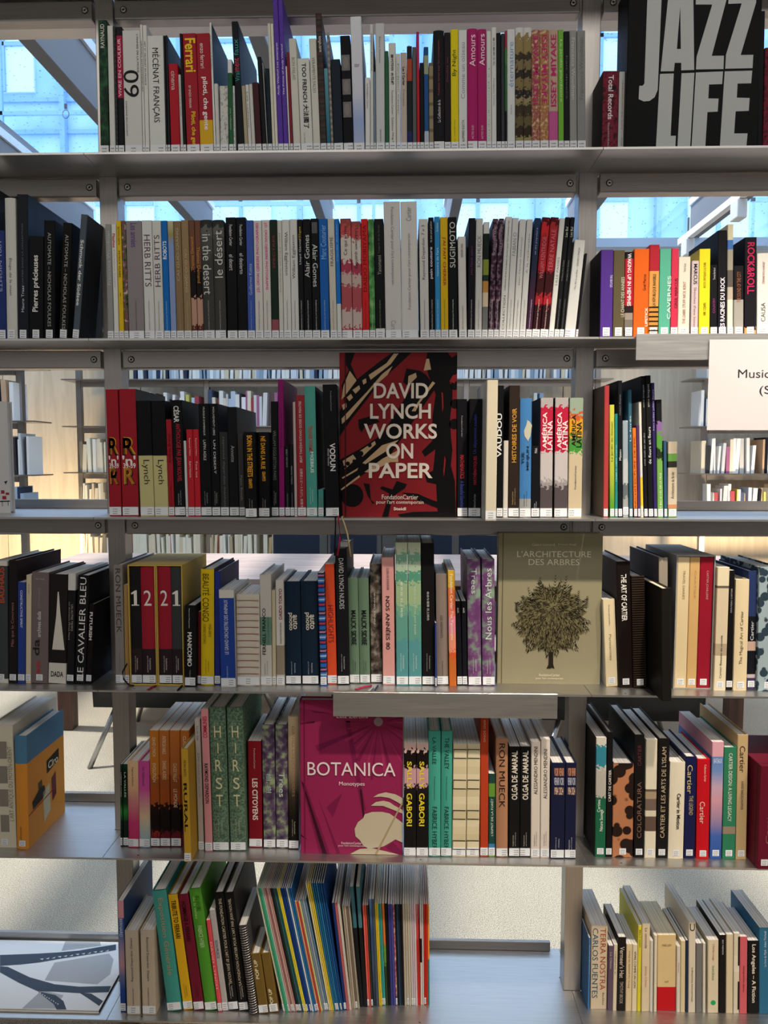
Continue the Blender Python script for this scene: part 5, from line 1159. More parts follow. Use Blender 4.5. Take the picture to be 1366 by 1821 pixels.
# ---------------------------------------------------------------- spiral book, pop-ups and magazines on the bottom shelf
parse_row(6, 'c', 0.03, """
445.5 460 424.5 1646 #3c3a3c y=1802 L=0 c=dark_grey n=a_wire_spiral_spine
461 478 442 1697 #6a5428 h y=1803 L=w c=olive_brown n=cream_title_at_the_head|POP UP~d6cfae~u~.1~.42~.35~.4~b
480 496 459 1696 #6a5428 h y=1801 L=w c=olive_brown n=cream_title_at_the_foot|POP UP~d6cfae~u~.6~.88~.35~.4~b
""")
MAGS = [  # bottom from, bottom to, head from, head to, head y, foot y, colours
    (504.2, 564, 447.5, 519, 1580, 1799, ['#b9b49c', '#2f8a68', '#3fa07c', '#9fb0a4', '#b08a84', '#8c5a5c', '#b59a90', '#a87c78', '#1b1c1e', '#23302e', '#2f5a5c', '#1f4a54', '#cdbb2c', '#d2c23c', '#17346c', '#1a3a78', '#1f4488', '#c4c8ca', '#2c6a9c', '#1f5c94']),
    (564.3, 574, 521, 533, 1603, 1798, ['#c48a6a', '#a83a30', '#b9b27a']),
    (574.3, 585, 533.5, 542, 1600, 1797, ['#6a7c8c', '#8a96a0', '#55708a']),
    (585.3, 594, 543, 553, 1571, 1797, ['#c9bf94', '#cdb43c', '#c4ac3a']),
    (594.3, 612, 553.5, 577, 1571, 1797, ['#2f6a86', '#1f5a84', '#2a6e9c', '#17487c', '#1f5284', '#153c74']),
    (612.3, 625.5, 590, 604, 1606, 1796, ['#17306a', '#a8565c', '#b9b0a8']),
    (625.8, 640, 608, 622, 1612, 1794, ['#8c8474', '#a3988a', '#6a5c50', '#8f887c']),
    (640.3, 653.5, 622, 644, 1577, 1791, ['C:0=#16181a,0.66=#3a6470', 'C:0=#16181a,0.66=#3f6c76']),
    (653.8, 663.8, 644.5, 655, 1610, 1790, ['#cf5a52', '#b9483c', '#2a3228']),
    (664.5, 674, 656, 665, 1599, 1789, ['L:0=#22262c,0.4=#3c4c64,0.7=#2c4470,1=#5a74a0', '#3f4c5c']),
    (674.3, 686, 665.5, 678.5, 1607, 1788, ['#c9a81f', '#cdb82c', '#2f8a86', '#3a9690']),
    (686.3, 695, 679, 689, 1607, 1788, ['M:0=#2c3a24,0.4=#5c8a34,0.6=#c46a2c,1=#b9a03c', '#141519']),
    (695.3, 704, 689.5, 696, 1608, 1788, ['#38397c', '#41428a']),
    (704.3, 719.4, 696.4, 715.2, 1608, 1788, ['N:#2c2024,#a85a6a,#c9b09c,80', '#15171c', '#26405c', '#1d222c', '#17141a']),
    (719.8, 732, 715.6, 726.6, 1608, 1788, ['#a39c8c', '#aaa292', '#b0a896']),
    (732.3, 743, 727, 738, 1608, 1788, ['#b5aeb0', '#b9a4b4', '#bdb4b8']),
    (743.3, 748, 738.3, 746, 1608, 1787, ['#c0332c', '#b52a28']),
    (748.3, 754.5, 746.3, 753, 1608, 1787, ['C:0=#c4bfb2,0.35=#c4bfb2,0.42=#17181a,0.66=#bdb7b9', '#bdb5b2']),
    (754.8, 764.4, 753.3, 763.6, 1608, 1787, ['#b5241f', '#c22c24', 'C:0=#2f7a70,0.45=#cf8a2c']),
]
zt6 = SH[6]+PT
prev = LAST[0]
mi = 0
for b0, b1, h0, h1, hy, fy_, cols in MAGS:
    k = len(cols)
    for i, c in enumerate(cols):
        xl, xr, xt = b0+(b1-b0)*i/k, b0+(b1-b0)*(i+1)/k, h0+(h1-h0)*i/k
        yy = on_z(xl, fy_, zt6).y
        bl, br, tp = base_point(xl, yy, zt6), base_point(xr, yy, zt6), on_y(xt, hy, yy)
        tan = (tp.x-bl.x)/(tp.z-bl.z); X0, X1, H = bl.x, br.x, tp.z-zt6
        if prev is not None:
            X0 = max(X0, prev[0]+0.0002); X1 = max(X1, X0+0.0016)
            hm = min(H, prev[2])
            if X0+hm*tan < prev[0]+hm*prev[1]+0.0002: tan = (prev[0]+hm*prev[1]+0.0002-X0)/hm
        prev = (X1, tan, H)
        th = math.atan(tan); t = max(0.0014, (X1-X0)*math.cos(th)-0.0002)
        mi += 1
        random.seed(mi*7)
        lab = 'thin %s magazine, %s from left in the magazine row on the bottom shelf' % (colour_word(c), ordinal(mi))
        make_book((X0+t/2*math.cos(th), yy, zt6+abs(math.sin(th))*t/2+0.0002), (0, th, 0), t, H/math.cos(th), min(0.195+random.uniform(-0.008, 0.008), 0.2475-yy), c, 'm', None,
                  'w' if random.random() < 0.45 else None, None, (), lab, 'magazine', 'magazine', 'magazines in a row on the bottom shelf', st_h=0.014)

# ---------------------------------------------------------------- face-out books
def face_book(label, px_l, px_r, py_t, Y, shelf, thick, spec, py_edge=None, D=None, name='book', rz=0.0, kind='h'):
    zt = SH[shelf]+PT
    a = base_point(px_l, Y, zt); b2 = base_point(px_r, Y, zt); tp = on_y((px_l+px_r)/2, py_t, Y)
    W, H = b2.x-a.x, tp.z-zt
    root = make_book((a.x, Y+thick/2+0.0001, zt+0.0002), (0, 0, -math.pi/2+rz), thick, H, W, spec, kind, None, None, None, (), label, 'book', name)
    return root, W, H, thick
def face_poly(root, name, polys, colr, W, H, t, layer, conv):
    groups = [[pl] for pl in polys] if len(polys) <= 60 else [polys]
    for g in groups:
        V, F = [], []
        for pl in g:
            o = len(V)
            for p in pl:
                u, v = conv(*p); u = min(1.0, max(0.0, u)); v = min(1.0, max(0.0, v))
                V.append((t/2+0.00025*layer, u*W, H*(1-v)))
            F.append(tuple(range(o, o+len(pl))))
        ob = obj(name, mesh(name, V, F, mat(colr, 0.5)), root)
        if len(g) > 60: ob['kind'] = 'stuff'
def face_text(root, s, colr, W, H, t, layer, u0, u1, v0, v1, bold=False):
    o = bpy.data.objects.new('lettering', bpy.data.meshes.new('pending')); col.objects.link(o); o.parent = root
    L, h = (u1-u0)*W, (v1-v0)*H
    o.matrix_basis = Matrix(((0, 0, 1, t/2+0.00025*layer), (L, 0, 0, u0*W), (0, h, 0, H*(1-v1)), (0, 0, 0, 1)))
    TEXTS.append((o, s, bold, mat(colr, 0.5)))
def circle(cx, cy, r, n=20, ry=None): return [(cx+r*math.cos(2*math.pi*i/n), cy+(ry or r)*math.sin(2*math.pi*i/n)) for i in range(n)]

# dark red and black cover, third shelf
r, W, H, t = face_book('large red and black book with cream lettering, face out on the third shelf', 604.3, 811, 627, 0.03, 3, 0.040, '#6e1a20')
cv = lambda x, y: ((x-10)/1123.0, (y-90)/1555.0)
face_poly(r, 'black_print', [
    [(65, 90), (160, 90), (120, 200), (180, 340), (400, 170), (520, 90), (700, 90), (560, 220), (420, 340), (250, 560), (120, 720), (10, 880), (10, 640), (60, 560), (30, 400), (100, 250), (60, 180)],
    [(850, 90), (1040, 90), (1080, 140), (1133, 110), (1133, 280), (1060, 360), (1090, 430), (1090, 520), (1070, 700), (1080, 900), (1095, 1000), (1080, 1150), (1120, 1300), (1133, 1645), (960, 1645), (950, 1500), (940, 1330), (850, 1310), (830, 1240), (910, 1200), (930, 1000), (830, 1070), (800, 1020), (900, 920), (900, 700), (930, 480), (860, 300), (830, 180)],
    [(10, 1645), (40, 1645), (30, 1400), (10, 1300)],
    circle(130, 1440, 110, 24), circle(1115, 570, 45), circle(1110, 760, 50), circle(1112, 400, 40)], '#0b0a0c', W, H, t, 1, cv)
face_poly(r, 'black_stroke', [
    [(900, 380), (930, 420), (700, 760), (480, 1080), (250, 1230), (20, 1390), (10, 1100), (200, 1000), (420, 860), (560, 640), (700, 420), (620, 370), (650, 240), (780, 260), (840, 300)],
    [(560, 1300), (660, 1330), (640, 1370), (520, 1450), (480, 1645), (420, 1645), (490, 1420), (400, 1370), (420, 1350), (520, 1380)],
    [(240, 1320), (300, 1330), (310, 1480), (350, 1510), (330, 1520), (280, 1440)],
    [(610, 1410), (760, 1420), (900, 1480), (960, 1500), (960, 1560), (780, 1490)],
    [(570, 1620), (720, 1595), (960, 1590), (960, 1645), (600, 1645)],
    [(190, 720), (330, 680), (400, 740), (260, 780), (220, 840), (195, 790)]], '#0b0a0c', W, H, t, 2, cv)
face_poly(r, 'cream_print', [
    [(110, 260), (175, 350), (60, 500), (30, 530), (50, 400)], [(290, 300), (460, 190), (530, 100), (575, 100), (500, 200), (310, 345)],
    [(30, 710), (280, 450), (420, 290), (520, 215), (470, 300), (330, 420), (100, 700), (35, 760)],
    [(230, 350), (265, 330), (270, 370), (240, 390)], [(135, 440), (200, 395), (210, 430), (165, 475)], [(80, 510), (120, 475), (140, 510), (105, 545)], [(35, 580), (75, 560), (80, 600), (45, 630)],
    [(670, 310), (740, 280), (750, 320), (690, 380), (665, 380)], [(700, 640), (900, 360), (925, 375), (780, 560), (740, 640)], [(40, 1110), (140, 1050), (170, 1090), (60, 1190)],
    [(200, 1020), (350, 920), (360, 950), (230, 1070)], [(230, 1130), (420, 960), (580, 910), (470, 1010), (260, 1140)], [(250, 1215), (420, 1090), (570, 1010), (575, 1120), (500, 1120), (300, 1220)],
    [(30, 1270), (190, 1175), (180, 1200), (40, 1280)], [(20, 1380), (200, 1245), (210, 1262), (30, 1390)], [(840, 150), (865, 150), (885, 250), (815, 260)]], '#a58c6e', W, H, t, 3, cv)
face_poly(r, 'black_dot', [circle(90, 1135, 20), circle(150, 1110, 16), circle(300, 960, 20), circle(215, 1040, 25), circle(65, 1165, 14)], '#0b0a0c', W, H, t, 4, cv)
face_poly(r, 'red_streak', [[(985, 460), (1000, 470), (1005, 600), (995, 650)], [(1020, 1060), (1030, 1100), (1015, 1260), (1008, 1200)], [(1060, 360), (1095, 300), (1133, 300), (1110, 380)]], '#7a1e24', W, H, t, 4, cv)
for s, x0, x1, y0, y1, bd in (('DAVID', 340, 860, 375, 520, 1), ('LYNCH', 305, 885, 568, 712, 1), ('WORKS', 245, 945, 757, 900, 1), ('ON', 460, 718, 942, 1088, 1), ('PAPER', 292, 905, 1128, 1272, 1),
                           ('FondationCartier', 418, 768, 1430, 1475, 0), ("pour l'art contemporain", 365, 820, 1482, 1528, 0), ('Steidl', 532, 650, 1550, 1580, 1)):
    (u0, v0), (u1, v1) = cv(x0, y0), cv(x1, y1)
    face_text(r, s, '#c6bcb2', W, H, t, 6, u0, u1, v0, v1, bool(bd))
face_poly(r, 'hinge_groove', [[(62, 90), (72, 90), (72, 1645), (62, 1645)]], '#3a0f13', W, H, t, 5, cv)

# olive cover with an engraved tree, fourth shelf
skip(4, 'c', 1)
r, W, H, t = face_book('olive green book with an engraved tree, face out on the fourth shelf', 883.7, 1066.6, 948.5, 0.07, 4, 0.028, '#858068')
cv = lambda x, y: ((x-112)/945.0, (y-95)/1345.0)
random.seed(5)
dark, mid = [], []
cx, cy, rx, ry = 605, 860, 350, 340
while len(dark)+len(mid) < 3400:
    a = random.uniform(0, 2*math.pi); q = math.sqrt(random.random())
    wob = 0.90+0.10*math.sin(a*9)+0.07*math.sin(a*23+1)
    x, y = cx+rx*q*wob*math.cos(a), cy+ry*q*wob*math.sin(a)
    if y > 1190: continue
    if y > 1130 and abs(x-cx) > 290: continue
    L = random.uniform(14, 40); w = random.uniform(1.8, 3.6)
    ang = math.atan2(y-cy+120, (x-cx)*1.2)+random.uniform(-0.6, 0.6)
    if y > cy: ang = math.pi/2+(cx-x)/800+random.uniform(-0.5, 0.5)
    dx, dy = math.cos(ang), math.sin(ang)
    pl = [(x-dy*w, y+dx*w), (x+dx*L, y+dy*L), (x+dy*w, y-dx*w)]
    (dark if random.random() < 0.6 else mid).append(pl)
for x, y0, y1, lean in ((495, 640, 480, -12), (635, 640, 455, 6), (735, 640, 465, 18), (385, 720, 570, -35), (850, 720, 600, 10), (930, 760, 650, 12), (280, 800, 720, -10)):
    for i in range(7):
        f = i/7; yy = y0+(y1-y0)*f; xx = x-lean*(1-f)
        for sg_ in (-1, 1): dark.append([(xx, yy), (xx+sg_*28*(1-f*0.7), yy-26), (xx, yy-10)])
face_poly(r, 'engraving_tone', [[(cx+rx*(0.86+0.06*math.sin(k*2.3)+0.05*math.sin(k*5.1))*math.cos(2*math.pi*k/60), min(1185, cy+ry*(0.86+0.06*math.sin(k*2.3)+0.05*math.sin(k*5.1))*math.sin(2*math.pi*k/60))) for k in range(60)]], '#6b6549', W, H, t, 0.5, cv)
face_poly(r, 'engraving_mid', mid, '#4f4935', W, H, t, 1, cv)
face_poly(r, 'engraving_dark', dark, '#272319', W, H, t, 2, cv)
face_poly(r, 'engraved_trunk', [[(585, 1150), (625, 1150), (627, 1260), (640, 1300), (612, 1292), (600, 1300), (565, 1298), (583, 1265)]], '#211d15', W, H, t, 3, cv)
face_poly(r, 'hinge_groove', [[(148, 95), (158, 95), (158, 1440), (148, 1440)]], '#5c5640', W, H, t, 1, cv)
for s, x0, x1, y0, y1 in (('Cesare Leonardi', 415, 625, 182, 205), ('Franca Stagi', 655, 815, 182, 205), ("L'ARCHITECTURE", 282, 952, 250, 305), ('DES ARBRES', 387, 848, 322, 375), ('FondationCartier', 500, 690, 1345, 1368), ("pour l'art contemporain", 470, 720, 1377, 1400)):
    (u0, v0), (u1, v1) = cv(x0, y0), cv(x1, y1)
    face_text(r, s, '#d0caae', W, H, t, 4, u0, u1, v0, v1)

# magenta cover, fifth shelf
r, W, H, t = face_book('magenta book with white lettering and cream leaf, face out on the fifth shelf', 534.5, 716, 1246, 0.03, 5, 0.026, '#88244e')
cv = lambda x, y: ((x-475)/833.0, (y-120)/1237.0)
rays, rays2 = [], []
random.seed(9)
for i in range(34):
    a = math.pi*2*i/34+random.uniform(-0.05, 0.05); L = random.uniform(250, 760); w = random.uniform(0.018, 0.05)
    def cl(x, y): return (min(1305, max(478, x)), min(1355, max(122, y)))
    p = [(1110+40*math.cos(a), 290+40*math.sin(a)), cl(1110+L*math.cos(a-w), 290+L*math.sin(a-w)), cl(1110+L*math.cos(a+w), 290+L*math.sin(a+w))]
    (rays if i % 2 else rays2).append(p)
face_poly(r, 'dark_ray', rays+[[(480, 760), (520, 800), (715, 1355), (630, 1355)], [(840, 280), (880, 280), (1010, 1000), (975, 1000)], [(480, 300), (600, 280), (480, 320)], [(1230, 1045), (1305, 1090), (1305, 1130), (1225, 1075)], [(560, 200), (740, 222), (600, 222)], [(620, 900), (800, 1355), (770, 1355)], [(820, 860), (690, 980), (740, 1060)], [(1170, 1300), (1230, 1255), (1305, 1330), (1305, 1355), (1260, 1355)]], '#701a42', W, H, t, 1, cv)
face_poly(r, 'dark_stem', [[(490, 780), (500, 780), (690, 1355), (655, 1355)], [(960, 830), (975, 830), (1000, 1050), (985, 1050)], [(480, 310), (605, 285), (590, 300)], [(480, 1200), (540, 1250), (480, 1215)]], '#35101f', W, H, t, 2, cv)
face_poly(r, 'light_ray', rays2, '#972b58', W, H, t, 2, cv)
face_poly(r, 'cream_leaf', [[(1070, 890), (1110, 865), (1170, 850), (1250, 865), (1307, 895), (1307, 955), (1260, 925), (1200, 895), (1130, 885)],
                           [(1050, 960), (1090, 930), (1150, 918), (1200, 928), (1240, 955), (1307, 990), (1307, 1020), (1230, 990), (1150, 960)],
                           [(1000, 1030), (1060, 1010), (1140, 1008), (1200, 1020), (1260, 1060), (1307, 1095), (1307, 1255), (1250, 1230), (1200, 1262), (1150, 1290), (1030, 1310), (985, 1280), (960, 1240), (925, 1210), (918, 1150), (945, 1095), (990, 1060)],
                           [(880, 1355), (960, 1312), (1060, 1305), (1180, 1330), (1280, 1355)]], '#b5aa94', W, H, t, 4, cv)
face_poly(r, 'moon', [circle(1110, 285, 36)], '#8f7c80', W, H, t, 4, cv)
face_poly(r, 'hinge_groove', [[(508, 122), (516, 122), (516, 1355), (508, 1355)]], '#6a173c', W, H, t, 3, cv)
face_poly(r, 'leaf_vein', [[(1080, 1355), (1300, 930), (1307, 940), (1100, 1355)]], '#9a8a6a', W, H, t, 5, cv)
for s, x0, x1, y0, y1, bd in (('BOTANICA', 537, 1250, 612, 720, 0), ('Monotypes', 793, 1000, 768, 808, 0), ('Luiz Zerbini', 775, 1025, 225, 258, 0), ('FondationCartier', 810, 975, 1255, 1275, 0), ("pour l'art contemporain", 785, 1005, 1278, 1298, 0)):
    (u0, v0), (u1, v1) = cv(x0, y0), cv(x1, y1)
    face_text(r, s, '#d9c9cc', W, H, t, 6, u0, u1, v0, v1, bool(bd))

# black box with giant white letters, top shelf right
r, W, H, t = face_book('big black book with giant white letters, face out on the top shelf', 1112, 1346, -34, 0.02, 1, 0.075, '#0d0d0f')
cv = lambda x, y: ((x-366)/(930.0+0.0*y), (y+134)/(1166.0))
face_poly(r, 'white_letter', [
    [(497, -110), (597, -110), (585, 610), (565, 660), (530, 685), (490, 689), (452, 672), (455, 580), (478, 580), (490, 565)],
    [(648, -110), (727, -110), (727, 40), (712, 330), (712, 425), (700, 425), (695, 482), (603, 482)],
    [(727, -110), (813, -110), (838, 475), (747, 477), (745, 425), (712, 425), (712, 330), (740, 330), (727, 40)],
    [(833, -110), (1048, -110), (1048, 0), (958, 380), (1043, 380), (1043, 472), (850, 472), (852, 385), (950, 30), (835, 28)],
    [(1060, -110), (1255, -110), (1255, 20), (1160, 377), (1248, 377), (1246, 468), (1055, 470), (1057, 375), (1155, 25), (1062, 27)],
    [(598, 500), (695, 498), (685, 930), (722, 930), (720, 1020), (583, 1022)], [(750, 497), (840, 495), (825, 1018), (735, 1020)],
    [(850, 493), (1040, 488), (1037, 575), (945, 577), (943, 673), (1015, 675), (1012, 765), (940, 768), (932, 1013), (835, 1016)],
    [(1052, 488), (1245, 485), (1240, 572), (1145, 573), (1143, 670), (1233, 673), (1230, 762), (1138, 765), (1133, 918), (1227, 918), (1222, 1008), (1035, 1013)]], '#b6bab9', W, H, t, 1, cv)

# white picture book at the left edge, third shelf
r, W, H, t = face_book('white book with small red brick drawing, face out at left edge, third shelf', -190, 19, 714, 0.10, 3, 0.02, '#b9babb')
cv = lambda x, y: (1-(19.5-x)/205.0, (y-714)/194.0)
face_poly(r, 'red_brick', [[(4, 868), (10, 868), (10, 874), (4, 874)], [(12, 872), (18, 872), (18, 876), (12, 876)], [(6, 878), (13, 878), (13, 884), (6, 884)]], '#8a2f38', W, H, t, 1, cv)
face_poly(r, 'black_line', [[(-40, 888), (19, 886), (19, 888), (-40, 890)], [(10, 853), (16, 851), (13, 858)], [(-10, 840), (2, 836), (2, 850), (-6, 852)], [(5, 886), (6, 886), (6, 896), (5, 896)], [(15, 886), (16, 886), (16, 895), (15, 895)]], '#2c2a2c', W, H, t, 1, cv)

# ---------------------------------------------------------------- slipcases
def slipcase(label, px_l, px_r, py_t, Y, shelf, depth, spec, wall=0.0022):
    zt = SH[shelf]+PT
    x0, x1 = base_point(px_l, Y, zt).x, base_point(px_r, Y, zt).x
    H = on_y((px_l+px_r)/2, py_t, Y).z-zt
    c = empty('slipcase', ((x0+x1)/2, Y, zt+0.0001)); tag(c, label, 'slipcase')
    w = (x1-x0)/2-0.0002; m = mat(spec, 0.5)
    for nm, bx_ in (('side_board', (-w, -w+wall, 0, depth, 0, H)), ('side_board', (w-wall, w, 0, depth, 0, H)), ('base_board', (-w+wall, w-wall, 0, depth, 0, wall)), ('top_board', (-w+wall, w-wall, 0, depth, H-wall, H)), ('back_board', (-w+wall, w-wall, depth-wall, depth, wall, H-wall))):
        obj(nm, box(nm, *bx_, m), c)
    return (x0+x1)/2-w+wall, (x0+x1)/2+w-wall, Y, zt+wall+0.0002, H-2*wall
GOLD = '#b59a4a'
for k, (pl, pr_, a_, b_2) in enumerate(((231.4, 280.2, ('1', '#1b1a1c', 0.44), ('2', '#8f1f30', 0.56)), (280.7, 327.8, ('2', '#8f1f30', 0.55), ('1', '#35383a', 0.45)))):
    x0, x1, Y, z0, Hh = slipcase('mustard slipcase with two numbered volumes, %s of the pair on the fourth shelf' % ('left' if k == 0 else 'right'), pl, pr_, 1005, 0.036, 4, 0.19, GOLD)
    xx = x0+0.0004
    for j, (num, cl, fr) in enumerate((a_, b_2)):
        t = (x1-x0)*fr-0.0008
        spec = 'C:0=#2a2024,0.3=%s' % cl
        nb = make_book((xx+t/2, Y+0.004, z0), (0, 0, 0), t, Hh-0.0015, 0.178, spec, 'r', None, 'w', None,
                  ([(num, '#d6d0cc', 'h', 0.2, 0.33, 0.55, 0.5, False)] if num == '2' else [])+[(PUB2[0], '#c9c2c0', 'd', 0.78, 0.88, 0.12, 0.6), (PUB2[1], '#c9c2c0', 'd', 0.76, 0.9, 0.12, 0.42)],
                  '%s volume numbered %s in the %s mustard slipcase, fourth shelf' % ('red' if num == '2' else 'black', 'two' if num == '2' else 'one', 'left' if k == 0 else 'right'), 'book', 'book', 'volumes in the mustard slipcases')
        if num == '1':
            bt, bh, bd, bf = INFO[nb.name]; q = bh*0.13; zz = bh*0.67
            obj('numeral', mesh('numeral', [(x_*q, bf-0.0005, zz+z_*q) for x_, z_ in ((-0.22, 0), (0.26, 0), (0.26, 0.07), (0.13, 0.07), (0.13, 1.0), (0.02, 1.0), (-0.24, 0.83), (-0.24, 0.74), (-0.07, 0.78), (-0.07, 0.07), (-0.22, 0.07))], [tuple(range(11))], mat('#d6d0cc')), nb)
        xx += t+0.0006
x0, x1, Y, z0, Hh = slipcase('grey slipcase holding a cream, a tan and a red volume, fourth shelf, right bay', 1196.8, 1265.6, 988, 0.046, 4, 0.20, '#8b8a88')
xx = x0+0.0004
for nm, cl, fr, tx, tc_ in (('cream', '#cbb994', 0.345, 'TRAVEL DIARIES', '#8a7a58'), ('tan', '#bd9a66', 0.285, 'CARTIER', '#a8844e'), ('dark red', '#861628', 0.37, 'CARTIER JOAILLERIE', '#b98a8c')):
    t = (x1-x0)*fr-0.001
    make_book((xx+t/2, Y+0.001, z0), (0, 0, 0), t, Hh-0.0015, 0.18, 'N:%s,%s,200' % (cl, cl), 'h', None, 's', None, [(tx, tc_, 'd', 0.1, 0.32, 0.2, 0.55)],
              '%s cloth volume in the grey slipcase, fourth shelf, right bay' % nm, 'book', 'book', 'volumes in the grey slipcase', st_h=0.013)
    xx += t+0.0006

# maroon box jutting out on the fifth shelf, right bay
zt5 = SH[5]+PT
mx0 = base_point(1346.5, -0.004, zt5).x; mh = on_y(1352, 1361.5, -0.004).z-zt5
bxm = empty('presentation_box', (mx0+0.06, -0.004, zt5+0.0001)); tag(bxm, 'maroon presentation box jutting out at the right end of the fifth shelf', 'box')
obj('body', bev_box('body', -0.06, 0.06, 0.0, 0.17, 0.0, mh, mat('#5c1226', 0.5), 0.0015, 2), bxm)
obj('lid_seam', box('lid_seam', -0.0602, 0.0602, 0.012, 0.0135, 0.0, mh+0.0002, mat('#3a0b18', 0.6)), bxm)
st = obj('call_label', unit_box(STICK), bxm); st.scale = (0.0135, 0.0003, 0.013); st.location = (-0.046, -0.0002, 0.008)
ik = obj('shelfmark_print', INK, st); ik.location = (0, -1, 0); ik.scale = (1, 30, 1)
lettering(bxm, 'Cartier', '#8a5a50', 'u', mh*0.25, mh*0.62, -0.045, -0.037, -0.0004)
parse_row(5, 'r', 0.03, """
1447 1480 1451 1262 #131318 h L=0 s=#15151c D=.2
""", sticker='s')

# large picture book lying flat at the left of the bottom shelf
zf = zt6+0.0062
fr_ = on_z(176, 1797, zf); bk = on_z(120, 1667, zf)
fb = empty('picture_book', (fr_.x, fr_.y, zt6+0.0001)); tag(fb, 'large flat book with dark ink branches on its white cover, bottom shelf, left bay', 'book')
FWD, FDP = 0.42, min(bk.y-fr_.y, 0.245-fr_.y)
obj('cover', multi_box('cover', [(-FWD, 0, 0, FDP, 0.0048, 0.006), (-FWD, 0, 0, FDP, 0, 0.0012), (-FWD, -FWD+0.002, 0, FDP, 0.0012, 0.0048)], [mat('#ededee', 0.4)]), fb)
obj('pages', box('pages', -FWD+0.002, -0.002, 0.002, FDP-0.002, 0.0012, 0.0048, PAPER_CREAM), fb)
obj('spine_edge', box('spine_edge', -0.0002, 0.0004, 0, FDP, 0, 0.006, mat('#3a4048')), fb)
def flat_print(name, polys, colr, lay):
    for pl in polys:
        V = []
        for x, y in pl:
            q = on_z(x/5.67, 1500+y/5.67, zf)
            V.append((max(-FWD, min(0, q.x-fr_.x)), max(0, min(FDP, q.y-fr_.y)), 0.006+0.0002*lay))
        obj(name, mesh(name, V, [tuple(range(len(V)))], mat(colr, 0.5)), fb)
flat_print('grey_wash', [[(690, 940), (1040, 940), (1020, 1030), (620, 1085)], [(550, 1200), (1100, 1110), (1145, 1170), (1110, 1320), (980, 1420), (450, 1380)], [(220, 1665), (420, 1480), (640, 1530), (560, 1665)]], '#b3b5b8', 1)
flat_print('ink_branch', [
    [(0, 1125), (200, 1118), (400, 1110), (600, 1098), (800, 1080), (1000, 1045), (1170, 1018), (1170, 1075), (1000, 1105), (800, 1135), (600, 1165), (400, 1200), (200, 1222), (0, 1235)],
    [(0, 1238), (80, 1245), (300, 1350), (550, 1420), (800, 1445), (1120, 1438), (1095, 1500), (800, 1510), (560, 1495), (380, 1490), (200, 1410), (0, 1300)],
    [(380, 1490), (560, 1530), (640, 1590), (670, 1675), (570, 1675), (540, 1620), (450, 1550)], [(800, 1505), (920, 1515), (1040, 1590), (1000, 1640), (900, 1570)]], '#4b5665', 2)
flat_print('paper_fleck', [[(400+60*i, 1165-8*i+(i % 3)*6), (440+60*i, 1160-8*i), (430+60*i, 1176-8*i)] for i in range(12)]+[[(400+22*i, 1500+14*i+(i % 2)*9), (415+22*i, 1505+14*i), (408+22*i, 1520+14*i)] for i in range(9)], '#d9dadc', 3)

# ---------------------------------------------------------------- details on single books
def find(txt):
    for o in list(scene.objects):
        if o.parent is None and txt in str(o.get('label', '')): return o
def spine_boxes(root, name, rects, colr):
    """rects: across0, across1, from top 0..1 start, end"""
    t, h, d, fy = INFO[root.name]
    for a, b3, s, e in rects:
        obj(name, box(name, -t/2+t*a, -t/2+t*b3, fy-0.0006, fy-0.0001, h*(1-e), h*(1-s), mat(colr)), root)
b = find('three grey pictures')
if b:
    t, h, d, fy = INFO[b.name]
    for a0 in (0.16, 0.36, 0.55):
        spine_boxes(b, 'picture', [(0.08, 0.92, a0, a0+0.13)], '#6c6a6a')
        pc = obj('figure', mesh('figure', [(-t*0.02+t*0.28*math.cos(q*0.524), fy-0.0008, h*(1-a0-0.065)+h*0.05*math.sin(q*0.524)) for q in range(12)], [tuple(range(12))], mat('#7d7672')), b)
b = find('rows of red binding threads')
if b:
    for k in range(12): spine_boxes(b, 'thread', [(0.02, 0.98, 0.06+0.073*k, 0.066+0.073*k)], '#7c3a38')
for b in [o for o in scene.objects if o.parent is None and 'sewn cream book' in str(o.get('label', ''))]:
    for k in range(4):
        spine_boxes(b, 'thread', [(0.03, 0.97, 0.045+0.27*k, 0.052+0.27*k), (0.03, 0.97, 0.122+0.27*k, 0.129+0.27*k), (0.03, 0.06, 0.045+0.27*k, 0.129+0.27*k)], '#3a3630')
b = find('white wedge')
if b:
    t, h, d, fy = INFO[b.name]
    obj('white_wedge', mesh('white_wedge', [(-0.30*t, fy-0.0004, h*0.31), (0.40*t, fy-0.0004, h*0.31), (0.12*t, fy-0.0004, h*0.66), (0.02*t, fy-0.0004, h*0.84), (-0.04*t, fy-0.0004, h*0.84), (-0.10*t, fy-0.0004, h*0.62)], [(0, 1, 2, 3, 4, 5)], mat('#c6c3bb')), b)
b = find('small sculpture photos')
if b:
    for a0 in (0.13, 0.33, 0.52, 0.73): spine_boxes(b, 'photo', [(0.36, 0.72, a0, a0+0.14)], '#7c776e'); 
b = find('painted cloud')
if b:
    t, h, d, fy = INFO[b.name]
    obj('cloud', mesh('cloud', [(t*(0.18+0.28*math.cos(q*0.524)+0.1*math.sin(q*1.7)), fy-0.0004, h*(0.73+0.09*math.sin(q*0.524))) for q in range(12)], [tuple(range(12))], mat('#b5b4a2')), b)
b = find('green dot')
if b:
    t, h, d, fy = INFO[b.name]
    obj('green_dot', mesh('green_dot', [(t*0.24*math.cos(q*0.314), fy-0.0004, h*0.14+t*0.24*math.sin(q*0.314)) for q in range(20)], [tuple(range(20))], mat('#1f9c58')), b)
b = find('red head and black stripes')
if b: spine_boxes(b, 'stripe', [(0.02, 0.98, 0.655+0.05*k, 0.668+0.05*k) for k in range(7)], '#1d1512')
b = find('black edge')
